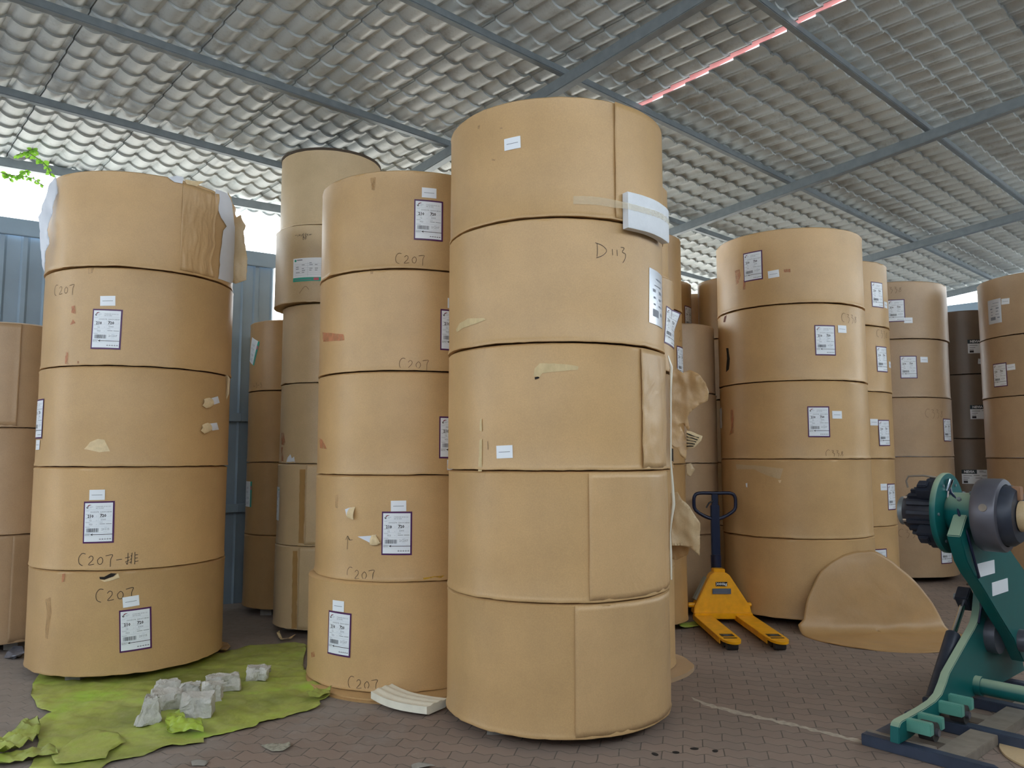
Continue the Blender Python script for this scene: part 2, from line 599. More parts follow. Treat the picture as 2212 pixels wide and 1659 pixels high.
ZW = 3.72
for i in range(3):
    ZW = 2.4 if i == 2 else 3.72
    corrugated(('wall_left', 'wall_left', 'wall_back')[i], WP[i], WP[i + 1], 0, ZW, WB)
    t = (WP[i + 1] - WP[i]).normalized(); n = Vector((t.y, -t.x, 0))
    for z, hh in ((1.02, 0.09), (2.0, 0.09), (ZW + 0.06, 0.16)):
        mb = MB()
        a = WP[i] + n * 0.03
        mb.T = Matrix(((t.x, n.x, 0, a.x), (t.y, n.y, 0, a.y), (0, 0, 1, 0), (0, 0, 0, 1)))
        mb.box(0, (WP[i + 1] - WP[i]).length, 0, 0.05, z - hh / 2, z + hh / 2)
        tag(mb.build('trim_%d' % (30 + i * 3 + int(z)), WB, bevel=0.005), kind='structure')
# eave beam on the wall line
t = (WP[1] - WP[0]).normalized()
ea, eb = Vector((-9.8, 4.23, 4.41)), Vector((-3.0, 8.65, 4.41))
beam('trim_50', ea, eb + t * 0.9, 0.07, 0.09, Vector((t.y, -t.x, 0)), Vector((0, 0, 1)))
# posts of the eave
for k, s in enumerate((2.2, 5.0, 7.6)):
    p = WP[0] + t * s + Vector((-t.y, t.x, 0)) * 0.10
    mb = MB(); mb.box(p.x - 0.05, p.x + 0.05, p.y - 0.05, p.y + 0.05, 0, 4.4)
    tag(mb.build('trim_%d' % (60 + k), WB), kind='structure')
# unseen front wall behind the camera, added to hold back low daylight
t0_, t1_ = CAM + U * 1.0 + DH * -3.2, CAM + U * 16.9 + DH * -3.2
t0_.z = t1_.z = 0
corrugated('wall_front_added', t1_, t0_, 0, 4.2, WB)
t2_ = CAM + U * -6 + DH * -3.2; t3_ = CAM + U * -6 + DH * 9.3
t2_.z = t3_.z = 0
corrugated('wall_front_added', t0_, t2_, 0, 4.0, WB)
corrugated('wall_left', t2_, t3_, 0, 3.7, WB)  # unseen end wall, also added to block light coming in low
# gable wall on the right with an open strip under the roof
ga = CAM + U * 16.9 + DH * 8.3; gb = CAM + U * 16.9 + DH * (-3.2)
ga.z = gb.z = 0
gm = CAM + U * 16.9 + DH * 2.4; gm.z = 0
corrugated('wall_right', ga, gm, 0, 4.40, WB)
corrugated('wall_right', gm, gb, 0, 2.8, WB)  # unseen section, height set to let side light reach the roof
mb = MB(); n = -U
t = (gb - ga).normalized()
mb.T = Matrix(((t.x, n.x, 0, ga.x), (t.y, n.y, 0, ga.y), (0, 0, 1, 0), (0, 0, 0, 1)))
mb.box(0, 5.9, -0.02, 0.08, 4.38, 4.55)
tag(mb.build('trim_70', WB, bevel=0.005), kind='structure')


# ------------------------------------------------------------------ paper rolls
class Roll:
    def __init__(s, obj, x, y, z, r, h):
        s.o, s.x, s.y, s.z, s.r, s.h = obj, x, y, z, r, h

    def hit(s, px, py):
        """angle and height on this roll's side under a pixel of the photograph"""
        d = ray(px, py)
        ox, oy = CAM.x - s.x, CAM.y - s.y
        a = d.x * d.x + d.y * d.y; b = 2 * (ox * d.x + oy * d.y); c = ox * ox + oy * oy - s.r * s.r
        q = b * b - 4 * a * c
        t = (-b - math.sqrt(q)) / (2 * a) if q > 0 else -b / (2 * a)
        p = CAM + d * t
        return math.atan2(p.y - s.y, p.x - s.x), p.z - s.z

    def at(s, th, z, off=0.0):
        return Vector(((s.r + off) * math.cos(th), (s.r + off) * math.sin(th), z))


def make_roll(x, y, z, r, h, mat, seed, label, group, lip=0.006, seg=120, cone=0.0):
    v, f = [], []
    prof = [(-0.035, 0.004), (lip * 0.7, 0.0), (lip, 0.007), (lip * 0.5, 0.018), (0.0, 0.035), (0, 0.18), (0, h * 0.5), (0, h - 0.16),
            (0, h - 0.03), (0.002, h - 0.016), (-0.006, h - 0.008), (-0.03, h)]
    so = seed * 7.31
    for j, (dr, zz) in enumerate(prof):
        for k in range(seg):
            a = 2 * PI * k / seg
            ca, sa = math.cos(a), math.sin(a)
            nz = fbm(ca * 1.4 + so, sa * 1.4, zz * 1.5)
            nf = fbm(ca * 9 + so, sa * 9, zz * 5 + 3)
            edge = 1.0 if zz < 0.03 or zz > h - 0.03 else (0.6 if (zz < 0.05 or zz > h - 0.05) else 0.25)
            rr = r + dr + 0.0025 * nz + 0.004 * nf * edge
            z2 = zz
            if j < 4:
                z2 = zz + abs(0.007 * fbm(ca * 2.5 + so, sa * 2.5, 9) + 0.003 * nf)
            v.append((rr * ca, rr * sa, z2))
    n = len(prof)
    for j in range(n - 1):
        for k in range(seg):
            k2 = (k + 1) % seg
            f.append((j * seg + k, j * seg + k2, (j + 1) * seg + k2, (j + 1) * seg + k))
    # core hole seen on the end faces
    b = len(v)
    for zz, rr in ((h - 0.002, r * 0.22), (h - 0.12, r * 0.215)):
        for k in range(seg):
            a = 2 * PI * k / seg
            v.append((rr * math.cos(a), rr * math.sin(a), zz))
    t0 = (n - 1) * seg
    for k in range(seg):
        k2 = (k + 1) % seg
        f.append((t0 + k, t0 + k2, b + k2, b + k))
        f.append((b + k, b + k2, b + seg + k2, b + seg + k))
    f.append(tuple(b + seg + k for k in range(seg)))
    f.append(tuple(range(seg))[::-1])
    o = mesh_obj('paper_roll', v, f, mat, None, None, False, (x, y, z))
    auto_smooth(o, 50)
    tag(o, label, 'paper roll', group)
    return Roll(o, x, y, z, r, h)


ORD = {1: ['single'], 3: ['top', 'middle', 'bottom'], 4: ['top', 'second from top', 'second from bottom', 'bottom'],
       5: ['top', 'second from top', 'middle', 'second from bottom', 'bottom'],
       6: ['top', 'second from top', 'third from top', 'third from bottom', 'second from bottom', 'bottom']}
ST = {}


def stack(key, x, y, z0, r, h, n, mat, desc, group, extra=None, shift=None, lip=0.006, base=True, mats=None, feat=None):
    rolls = []
    shift = shift or {}
    rnd = random.Random(key)
    for k in range(1, n + 1):
        dx, dy = shift.get(k, (rnd.uniform(-.006, .006), rnd.uniform(-.006, .006)))
        lab = '%s roll %s' % (ORD[n][k - 1], desc)
        if feat and k in feat:
            lab += ', ' + feat[k]
        rolls.append(make_roll(x + dx, y + dy, z0 + (n - k) * h, r, h - 0.002, (mats or {}).get(k, mat), hash_(key) + k * 13, lab, group, lip))
    ST[key] = [None] + rolls
    if base and z0 > 0.03:
        for j in range(3):
            a = 0.5 + j * 2 * PI / 3 + hash_(key)
            rr = r - 0.16
            b = rock(hash_(key) * 10 + j, (0.11, 0.10, z0 - 0.002), 0.008, 2)
            o = mesh_obj('spacer_block', b[0], b[1], STONED, None, None, False, (x + rr * math.cos(a), y + rr * math.sin(a), 0.0))
            tag(o, 'concrete spacer block in the dark gap under the ' + SHORT[key], 'spacer block', 'spacers under the ' + SHORT[key])


def hash_(s):
    return sum((i + 3) * ord(c) for i, c in enumerate(s)) % 97


def rock(seed, dim, rough, cuts=3):
    """rough block standing on z=0"""
    bm = bmesh.new()
    bmesh.ops.create_cube(bm, size=1.0)
    bmesh.ops.subdivide_edges(bm, edges=bm.edges[:], cuts=cuts, use_grid_fill=True)
    for ve in bm.verts:
        c = ve.co
        c.x *= dim[0]; c.y *= dim[1]; c.z = (c.z + 0.5) * dim[2]
        p = Vector((c.x * 11 + seed * 3.1, c.y * 11, c.z * 11))
        d = noise.noise_vector(p) * rough * 0.9 + noise.noise_vector(p * 4.1) * rough * 0.45
        if cuts >= 3:                                  # knock the corners off
            k = abs(c.x / dim[0] * 2) ** 3 + abs(c.y / dim[1] * 2) ** 3 + abs(c.z / dim[2] * 2 - 1) ** 3
            c.x *= 1 - 0.045 * max(0, k - 1.2); c.y *= 1 - 0.045 * max(0, k - 1.2); c.z -= dim[2] * 0.05 * max(0, k - 1.6) * (1 if c.z > dim[2] / 2 else 0)
        if c.z < 0.001 or c.z > dim[2] - 0.0001 and cuts < 3:
            d.z = 0
        ve.co = c + d
        ve.co.z = min(max(0.0, ve.co.z), dim[2] * 1.15 if cuts >= 3 else dim[2])
    vs = [v_.co.copy() for v_ in bm.verts]
    bm.verts.index_update()
    fs = [tuple(v_.index for v_ in f_.verts) for f_ in bm.faces]
    bm.free()
    return vs, fs


SHORT = {'A': 'grey brown stack at the left edge', 'B': 'leftmost full stack', 'C': 'slim six roll stack', 'D': 'slim stack by the blue wall',
         'E': 'stack left of centre', 'F': 'big centre stack', 'G': 'narrow stack right behind the centre stack', 'P': 'second narrow stack behind centre',
         'H': 'dim stack behind the pallet jack', 'I': 'stack behind the leaning disc', 'J': 'stack squeezed behind the leaning disc stack',
         'K': 'stack left of the green machine', 'L': 'dark stack behind the machine', 'M': 'stack at the right edge', 'N': 'far hazy stack', 'O': 'far stack',
         'Q': 'farthest stack'}
GR = {k: 'rolls of the ' + v for k, v in SHORT.items()}

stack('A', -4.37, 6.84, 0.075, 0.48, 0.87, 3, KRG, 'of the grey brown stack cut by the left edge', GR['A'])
stack('B', -2.979, 6.261, 0.065, 0.685, 0.72, 5, KR, 'of the leftmost full stack of five', GR['B'],
      feat={1: 'torn open, white inside', 2: 'red drips', 3: 'two torn holes', 4: 'Chinese note', 5: 'dented tear'}, lip=0.004)
stack('C', -1.735, 7.443, 0.075, 0.465, 0.72, 6, KRP, 'of the slim six-roll stack between the two left stacks', GR['C'],
      shift={1: (-0.02, 0), 2: (-0.05, -0.02), 3: (0.025, 0.01), 4: (0.03, 0), 5: (0.02, 0), 6: (0.01, 0)}, lip=0.004)
stack('D', -2.31, 8.33, 0.08, 0.46, 0.72, 4, KRB, 'of the slim brown stack against the blue wall', GR['D'], lip=0.004)
stack('E', -0.779, 6.082, 0.022, 0.70, 0.715, 5, KR, 'of the stack left of the centre stack', GR['E'],
      feat={1: 'high label', 2: 'red smear at left', 3: 'red triangle stain', 4: 'two torn patches', 5: 'on cardboard discs'},
      shift={4: (0.0, 0.0), 5: (-0.035, -0.02)}, lip=0.006)
stack('F', 0.286, 5.072, 0.06, 0.69, 0.72, 5, KR, 'of the big centre stack', GR['F'],
      feat={1: 'white foam pad taped at right', 2: 'D113 written on it', 3: 'pale tape tear', 4: 'plain with one upright seam', 5: 'plain, nearest the camera'}, lip=0.007)
stack('G', 0.79, 6.16, 0.036, 0.45, 0.725, 5, KR, 'of the narrow stack right behind the centre stack', GR['G'], shift={2: (0.03, -0.01)}, lip=0.005, base=False,
      feat={3: 'ripped wrapper', 4: 'torn open'})
stack('P', 1.2, 7.6, 0.07, 0.45, 0.72, 5, KRB, 'of the narrow stack second behind the centre stack', GR['P'], lip=0.004)
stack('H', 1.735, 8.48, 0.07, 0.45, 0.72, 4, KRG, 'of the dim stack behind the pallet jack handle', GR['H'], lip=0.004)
stack('I', 2.896, 8.12, 0.07, 0.72, 0.742, 5, KR, 'of the stack behind the leaning disc', GR['I'], lip=0.006,
      feat={1: 'red smears left of its label', 2: 'cut slits at left', 3: 'label at middle right'})
stack('J', 3.83, 9.29, 0.07, 0.60, 0.742, 5, KR, 'of the narrow-looking stack right behind the leaning disc stack', GR['J'], lip=0.005)
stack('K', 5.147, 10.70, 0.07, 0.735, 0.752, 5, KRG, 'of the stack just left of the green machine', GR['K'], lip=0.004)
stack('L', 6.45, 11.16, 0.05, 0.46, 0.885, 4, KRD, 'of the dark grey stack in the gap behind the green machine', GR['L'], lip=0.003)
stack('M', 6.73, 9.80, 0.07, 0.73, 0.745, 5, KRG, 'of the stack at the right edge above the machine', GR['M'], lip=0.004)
stack('N', 1.76, 9.60, 0.07, 0.45, 0.72, 5, KRB, 'of the far stack left in the hazy gap', GR['N'], lip=0.004)
stack('O', 2.72, 9.42, 0.07, 0.45, 0.72, 5, KRB, 'of the far stack right in the hazy gap', GR['O'], lip=0.004)
stack('Q', 2.42, 10.45, 0.07, 0.45, 0.72, 5, KRB, 'of the farthest stack in the hazy gap', GR['Q'], lip=0.004)


# ------------------------------------------------------------------ labels, writing and wear on the rolls
def text_geo(s, size, bold=0.0):
    cu = bpy.data.curves.new('t', 'FONT'); cu.body = s; cu.size = size
    cu.align_x = 'CENTER'; cu.align_y = 'CENTER'; cu.resolution_u = 1; cu.offset = bold * size
    ob = bpy.data.objects.new('t', cu)
    me = bpy.data.meshes.new_from_object(ob)
    vs = [tuple(v_.co) for v_ in me.vertices]; fs = [tuple(p_.vertices) for p_ in me.polygons]
    bpy.data.objects.remove(ob); bpy.data.curves.remove(cu); bpy.data.meshes.remove(me)
    return vs, fs


class Flat:
    """flat drawing (u, v, layer) that is later wrapped round a roll"""
    def __init__(s):
        s.v = []; s.f = []; s.i = []

    def add(s, vs, fs, m, layer):
        b = len(s.v)
        s.v += [(x, y, layer) for x, y in vs]
        s.f += [tuple(b + k for k in f_) for f_ in fs]; s.i += [m] * len(fs)

    def rect(s, x0, x1, y0, y1, m, layer, nx=1):
        nx = max(1, math.ceil((x1 - x0) / 0.016)); ny = max(1, math.ceil((y1 - y0) / 0.022))
        vs = [(x0 + (x1 - x0) * k / nx, y0 + (y1 - y0) * j / ny) for j in range(ny + 1) for k in range(nx + 1)]
        s.add(vs, [(j * (nx + 1) + k, j * (nx + 1) + k + 1, (j + 1) * (nx + 1) + k + 1, (j + 1) * (nx + 1) + k) for j in range(ny) for k in range(nx)], m, layer)

    def poly(s, pts, m, layer):
        s.add(pts, [tuple(range(len(pts)))], m, layer)

    def text(s, t, size, x, y, m, layer, bold=0.0, left=False):
        vs, fs = text_geo(t, size, bold)
        if not vs: return
        if left:
            x = x - min(a[0] for a in vs)
        s.add([(a[0] + x, a[1] + y) for a in vs], fs, m, layer)

    def stroke(s, pts, wd, m, layer):
        n = len(pts)
        wd = wd if isinstance(wd, (list, tuple)) else [wd] * n
        vs = []
        for k in range(n):
            a = pts[max(0, k - 1)]; b = pts[min(n - 1, k + 1)]
            tx, ty = b[0] - a[0], b[1] - a[1]
            q = math.hypot(tx, ty) or 1
            nx, ny = -ty / q * wd[k] / 2, tx / q * wd[k] / 2
            vs += [(pts[k][0] + nx, pts[k][1] + ny), (pts[k][0] - nx, pts[k][1] - ny)]
        s.add(vs, [(2 * k, 2 * k + 1, 2 * k + 3, 2 * k + 2) for k in range(n - 1)], m, layer)


LW, LH = 0.205, 0.290
LMATS = [WHITE, PURPLE, INK, GREY, LINE, PINK]


def big_label(code):
    F = Flat()
    W, H = LW, LH
    F.rect(-W / 2, W / 2, -H / 2, H / 2, 1, 0, 14)
    bx = 0.011
    x0, x1, y0, y1 = -W / 2 + bx * 0.8, W / 2 - bx, -H / 2 + bx, H / 2 - bx
    F.rect(x0, x1, y0, y1, 0, 1, 14)
    w_, h_ = x1 - x0, y1 - y0
    X = lambda t: x0 + t * w_
    Y = lambda t: y0 + t * h_
    # swoosh
    F.stroke([(X(.06), Y(.905)), (X(.075), Y(.872)), (X(.105), Y(.868)), (X(.135), Y(.885))], [.002, .006, .006, .002], 2, 2)
    F.stroke([(X(.10), Y(.89)), (X(.115), Y(.915)), (X(.16), Y(.938)), (X(.245), Y(.950))], [.006, .005, .004, .001], 2, 2)
    F.stroke([(X(.10), Y(.91)), (X(.12), Y(.935)), (X(.17), Y(.95)), (X(.21), Y(.953))], [.001, .003, .003, .001], 5, 3)
    F.rect(X(.17), X(.30), Y(.897), Y(.905), 4, 2); F.rect(X(.17), X(.25), Y(.872), Y(.879), 4, 2)
    F.text('STANDARD BULK C2S', .0098, X(.40), Y(.905), 3, 2, left=True)
    F.text('ART BOARD', .0098, X(.40), Y(.862), 3, 2, left=True)
    F.rect(X(.03), X(.97), Y(.822), Y(.825), 4, 2)
    F.rect(X(.04), X(.16), Y(.793), Y(.799), 4, 2)
    F.text('S0005374', .0145, X(.36), Y(.762), 3, 2)
    F.text('GA00018549', .0145, X(.76), Y(.762), 3, 2)
    F.rect(X(.505), X(.508), Y(.415), Y(.73), 4, 2)
    for y in (.62, .515):
        F.rect(X(.03), X(.48), Y(y), Y(y + .0025), 4, 2); F.rect(X(.53), X(.96), Y(y + .02), Y(y + .0225), 4, 2)
    for x, y, q in ((.04, .70, .2), (.04, .60, .2), (.04, .49, .16), (.54, .715, .09), (.54, .61, .10), (.54, .50, .12), (.04, .37, .16)):
        F.rect(X(x), X(x + q), Y(y), Y(y + .006), 3, 2)
    for x, y in ((.42, .655), (.42, .545), (.42, .44), (.92, .67)):
        F.rect(X(x), X(x + .04), Y(y), Y(y + .007), 4, 2)
    F.text('210', .027, X(.22), Y(.655), 2, 2, .035)
    F.text('720', .027, X(.67), Y(.665), 2, 2, .035)
    F.text('12', .017, X(.21), Y(.548), 3, 2); F.text('953', .017, X(.23), Y(.443), 3, 2)
    F.text('6300', .017, X(.68), Y(.565), 3, 2)
    F.rect(X(.55), X(.74), Y(.45), Y(.462), 3, 2); F.rect(X(.77), X(.97), Y(.45), Y(.462), 3, 2)
    F.rect(X(.03), X(.97), Y(.395), Y(.398), 4, 2)
    rnd = random.Random(5)
    x = .08
    while x < .52:
        b = rnd.choice((.006, .009, .016, .022))
        F.rect(X(x), X(x + b), Y(.245), Y(.345), 2 if rnd.random() < .45 else 3, 2)
        x += b + rnd.choice((.006, .009, .013))
    F.text(code, .021, X(.76), Y(.315), 3, 2)
    F.rect(X(.72), X(.82), Y(.36), Y(.366), 4, 2); F.rect(X(.68), X(.83), Y(.26), Y(.264), 4, 2)
    F.rect(X(.03), X(.97), Y(.225), Y(.228), 4, 2)
    F.rect(X(.30), X(1.0), Y(.176), Y(.190), 2, 2, 8)
    F.poly([(X(.22), Y(.183)), (X(.32), Y(.155)), (X(.295), Y(.183)), (X(.32), Y(.211))], 2, 3)
    F.text('UNWINDING', .0062, X(.02), Y(.196), 2, 2, .02, True)
    F.text('DIRECTION', .0062, X(.02), Y(.168), 2, 2, .02, True)
    F.rect(X(.03), X(.97), Y(.135), Y(.1375), 4, 2)
    for k in range(5):
        F.rect(X(.55 + .088 * k), X(.55 + .088 * k + .06), Y(.055), Y(.070), 2, 2)
        F.rect(X(.57 + .088 * k), X(.57 + .088 * k + .02), Y(.09), Y(.097), 4, 2)
    return F


def small_label():
    F = Flat()
    F.rect(-.052, .052, -.036, .036, 0, 0, 8)
    F.rect(-.036, .036, -.002, .001, 3, 1, 4)
    return F


def green_label():
    """landscape mill label with a green foot band"""
    F = Flat()
    W, H = .30, .215
    F.rect(-W / 2, W / 2, -H / 2, H / 2, 0, 0, 18)
    F.rect(-W / 2, W / 2, -H / 2, -H / 2 + .036, 1, 1, 18)
    F.rect(W / 2 - .10, W / 2 - .055, -H / 2 + .008, -H / 2 + .03, 3, 2, 3)
    F.rect(-W / 2 + .02, W / 2 - .12, -H / 2 + .012, -H / 2 + .018, 2, 2, 10)
    F.poly([(-W / 2 + .025 + .011 * math.cos(a * PI / 8), H / 2 - .022 + .011 * math.sin(a * PI / 8)) for a in range(16)], 1, 1)
    F.rect(-W / 2 + .04, -W / 2 + .095, H / 2 - .022, H / 2 - .014, 2, 1, 3)
    rnd = random.Random(2)
    for k in range(7):
        y = H / 2 - .05 - k * .017
        F.rect(-W / 2 + .015, W / 2 - .015, y - .006, y - .0045, 4, 1, 10)
        for x in (-.12, -.06, .01, .06):
            if rnd.random() < .7:
                F.rect(x, x + rnd.uniform(.02, .04), y, y + .005, 2, 1, 2)
    F.rect(-.005, -.0035, -H / 2 + .045, H / 2 - .04, 4, 1)
    return F


def nevia_label():
    F = Flat()
    W, H = .32, .19
    F.rect(-W / 2, W / 2, -H / 2, H / 2, 0, 0, 18)
    F.rect(-W / 2, W / 2 - .14, H / 2 - .055, H / 2, 1, 1, 10)
    F.text('NEVIA', .044, -W / 2 + .09, H / 2 - .028, 0, 2, .04)
    for x, y, q in ((-.14, .01, .10), (-.02, .015, .07), (.08, .012, .06), (-.14, -.02, .07), (.0, -.02, .08), (.05, .06, .08), (.05, .075, .05), (-.14, -.045, .05)):
        F.rect(x, x + q, y, y + .007, 2, 1, 4)
    F.rect(-.14, -.09, -.085, -.055, 3, 1, 3); F.rect(.02, .07, -.085, -.06, 2, 1, 3)
    return F


def silver_label():
    F = Flat()
    W, H = .235, .335
    F.rect(-W / 2, W / 2, -H / 2, H / 2, 0, 0, 16)
    for x, y, q, g in ((-.02, .11, .10, .008), (-.05, .07, .12, .006), (-.07, .03, .04, .018), (.03, .03, .05, .018), (-.06, -.01, .03, .012),
                       (.03, -.01, .04, .012), (-.06, -.05, .03, .010), (.02, -.05, .06, .008), (-.07, -.12, .09, .045), (.05, -.10, .04, .016)):
        F.rect(x, x + q, y, y + g, 1, 1, 4)
    return F


TPL = {'2C207': big_label('2C207'), '20115': big_label('20115'), 's': small_label(), 'g': green_label(), 'n': nevia_label(), 'v': silver_label()}
SILVER = simple('silvery_label', rgb(206, 214, 226), 0.25, 0.3)
TM = {'2C207': LMATS, '20115': LMATS, 's': [WHITE, PURPLE, INK, GREY], 'g': [WHITE, TEAL, GREY, PINK, LINE], 'n': [WHITE, NAVY, GREY, INK], 'v': [SILVER, GREY]}
TN = {'2C207': ('shipping_label', 'white shipping label with dark purple border'), '20115': ('shipping_label', 'white shipping label with dark purple border'),
      's': ('small_label', 'small plain white sticker with one printed line'), 'g': ('mill_label', 'white mill label with green band'),
      'n': ('mill_label', 'pale label with a dark NEVIA heading'), 'v': ('plastic_label', 'silvery label under clear film')}


def wrap(roll, fl_, mats, name, th, z, rot=0.0, sc=1.0, off=0.0035, step=0.0007, label=None, curl=0.0):
    c, s = math.cos(rot), math.sin(rot)
    v = []
    for x, y, l in fl_.v:
        x *= sc; y *= sc
        X, Y = x * c - y * s, x * s + y * c
        o = off + l * step
        if curl and y > 0 and x > 0:
            o += curl * (x * y) / (0.1 * 0.145 * sc * sc)
        v.append(roll.at(th + X / roll.r, z + Y, o))
    o = mesh_obj(name, v, fl_.f, mats, roll.o, fl_.i)
    if label: o['label'] = label
    return o


def lab(key, k, t, px, py, rot=0.0, sc=1.0, curl=0.0, dth=0.0):
    r_ = ST[key][k]
    th, z = r_.hit(px, py)
    wrap(r_, TPL[t], TM[t], TN[t][0], th + dth / r_.r, z, R(rot), sc, label=TN[t][1], curl=curl)


for a in [('B', 2, '2C207', 230, 711, -1), ('B', 2, 's', 233, 650, 2), ('B', 3, '2C207', 84, 905, 0), ('B', 3, 's', 82, 961, 0),
          ('B', 4, '20115', 213, 1128, 1), ('B', 4, 's', 210, 1069, 1), ('B', 5, '20115', 293, 1360, 3), ('B', 5, 's', 283, 1299, 6),
          ('E', 1, '2C207', 926, 476, 0), ('E', 1, 's', 927, 417, 0), ('E', 2, '2C207', 980, 714, 0), ('E', 2, 's', 981, 656, 0),
          ('E', 3, '2C207', 978, 945, 0), ('E', 3, 's', 980, 1004, 0), ('E', 4, '2C207', 857, 1152, 0), ('E', 4, 's', 861, 1093, 1),
          ('E', 5, '2C207', 732, 1369, -1), ('E', 5, 's', 731, 1309, 0), ('F', 1, 's', 1107, 310, 2), ('F', 3, 's', 1090, 976, 2),
          ('F', 2, 'v', 1419, 645, -2), ('P', 2, '2C207', 1471, 782, 0),
          ('I', 1, '2C207', 1626, 575, 0), ('I', 1, 's', 1671, 592, 4), ('I', 2, '2C207', 1783, 735, 0), ('I', 2, 's', 1819, 711, 1),
          ('I', 3, '2C207', 1769, 911, 0), ('I', 3, 's', 1808, 896, 0), ('J', 1, '2C207', 1896, 637, 1), ('J', 1, 's', 1913, 659, 0),
          ('J', 2, '2C207', 1906, 776, 1), ('J', 2, 's', 1922, 788, 0), ('J', 3, '2C207', 1911, 935, 1), ('J', 3, 's', 1888, 912, 0),
          ('J', 4, '2C207', 1927, 1073, 0), ('J', 4, 's', 1909, 1052, 0), ('J', 5, '2C207', 1901, 1215, 1),
          ('K', 1, '2C207', 1936, 671, 0), ('K', 1, 's', 1962, 692, 0), ('K', 2, '2C207', 1963, 793, 0), ('K', 2, 's', 1996, 777, 0),
          ('K', 3, '2C207', 2047, 929, 0), ('K', 5, '2C207', 2045, 1192, 0), ('M', 1, 'v', 2148, 673, 0, 0.9), ('M', 1, 's', 2172, 651, -4),
          ('M', 2, '2C207', 2160, 810, 0), ('M', 2, 's', 2184, 793, 2), ('L', 1, 'n', 2118, 748, 0), ('L', 1, 's', 2121, 781, -6),
          ('L', 2, 'n', 2124, 890, 0), ('L', 3, 'n', 2107, 1030, 0), ('C', 2, 'g', 666, 582, 1), ('C', 5, 'g', 599, 1087, -90),
          ('D', 1, 'g', 547, 759, 68, 0.85), ('D', 3, 'g', 536, 1067, 90, 0.85), ('N', 1, '2C207', 1488, 688, 0)]:
    lab(*a)
lab('G', 2, '2C207', 1449, 708, -8, 1.0, curl=0.05)

# pencil and marker writing
GL = {'C': ([[(.62, .95), (.35, 1.0), (.12, .75), (.06, .45), (.15, .15), (.42, .0)]], .75),
      '2': ([[(.05, .62), (.2, .78), (.38, .70), (.36, .45), (.05, .08), (.5, .12)]], .6),
      '0': ([[(.28, .68), (.08, .45), (.15, .15), (.36, .12), (.48, .38), (.40, .62), (.26, .68)]], .6),
      '7': ([[(.0, .78), (.52, .85), (.40, .5), (.38, -.12)]], .65),
      'D': ([[(.12, .98), (.14, .5), (.10, .1)], [(.0, 1.0), (.5, .85), (.78, .55), (.5, .22), (.05, .02)]], 1.0),
      '1': ([[(.12, .70), (.14, .3)]], .28),
      '3': ([[(.05, .9), (.35, .88), (.18, .62), (.45, .5), (.38, .15), (.2, -.1)]], .6),
      '8': ([[(.4, .75), (.15, .7), (.38, .35), (.2, .08), (.05, .25), (.4, .72)]], .6),
      '-': ([[(.08, .42), (.5, .46)]], .65),
      'pai': ([[(.0, .55), (.35, .62)], [(.2, .95), (.2, .05), (.08, .18)], [(.02, .22), (.32, .38)], [(.5, .95), (.46, .05)], [(.40, .7), (.52, .72)],
               [(.38, .42), (.5, .46)], [(.34, .15), (.5, .22)], [(.72, 1.0), (.74, .0)], [(.74, .75), (.95, .78)], [(.74, .5), (.95, .52)], [(.74, .22), (1.0, .26)]], 1.1),
      '^': ([[(.0, .0), (.6, .7), (1.0, .35)]], 1.1), '!': ([[(.3, .0), (.35, 1.0), (.15, .7)], [(.35, 1.0), (.55, .72)]], .7), 'L': ([[(.0, .5), (.2, .3), (.6, .36)]], .8)}


def write(key, k, txt, px, py, height, mat=None, wd=0.003, rot=0.0, name='handwriting'):
    """px, py is the lower left corner of the writing, height in metres"""
    r_ = ST[key][k]
    th, z = r_.hit(px, py)
    F = Flat(); x = 0.0
    for ch in txt:
        ss, adv = GL[ch]
        for st in ss:
            p = []
            for q in range(len(st) - 1):                    # smooth the stroke
                for m in range(4):
                    t = m / 4
                    a, b = st[max(0, q - 1)], st[q]
                    c, d = st[q + 1], st[min(len(st) - 1, q + 2)]
                    p.append(tuple(0.5 * (2 * b[i] + (c[i] - a[i]) * t + (2 * a[i] - 5 * b[i] + 4 * c[i] - d[i]) * t * t + (3 * b[i] - a[i] - 3 * c[i] + d[i]) * t ** 3) for i in (0, 1)))
            p.append(st[-1])
            F.stroke([((u_ + x) * height, v_ * height) for u_, v_ in p], wd, 0, 0)
        x += adv + .08
    wrap(r_, F, [mat or PENCIL], name, th, z, R(rot), 1.0, 0.0030)


C2 = ['C', '2', '0', '7']
write('E', 1, C2, 853, 570, .075); write('E', 2, C2, 861, 797, .075); write('E', 4, C2, 749, 1250, .08, PEN, .003); write('E', 5, C2, 751, 1486, .08, PEN, .003)
write('B', 2, C2, 117, 640, .08); write('B', 4, C2 + ['-', 'pai'], 168, 1222, .085, PEN, .004); write('B', 5, C2, 206, 1302, .09, PEN, .004, 4)
write('F', 2, ['D', '1', '1', '3'], 1286, 558, .09, PEN, .0032, 0)
C3 = ['C', '3', '3', '8']
write('I', 2, C3, 1817, 695, .085); write('I', 3, C3, 1783, 988, .07); write('J', 2, C3, 1893, 728, .085); write('K', 1, ['3', '3', '8'], 1921, 633, .08)
write('K', 3, C3, 1998, 902, .11); write('K', 4, C3, 1940, 1160, .10)
write('E', 4, ['!'], 744, 1186, .09, PEN, .003); write('E', 4, ['L'], 753, 1172, .06, PEN, .003)
write('C', 2, ['^'], 647, 634, .09); write('C', 2, ['-', '1', '3', '3', '1', '-', '1'], 672, 504, .035, PEN, .003, 180)
write('C', 2, ['-', '-', '-', '-', '-'], 637, 514, .05, PEN, .003); write('C', 2, ['0', '2'], 662, 512, .03, PEN, .003, 180)
write('P', 2, ['2'], 1466, 738, .14)
write('F', 3, ['1'], 1050, 985, .12); write('D', 1, ['L', '3', '-', '3'], 548, 838, .05)


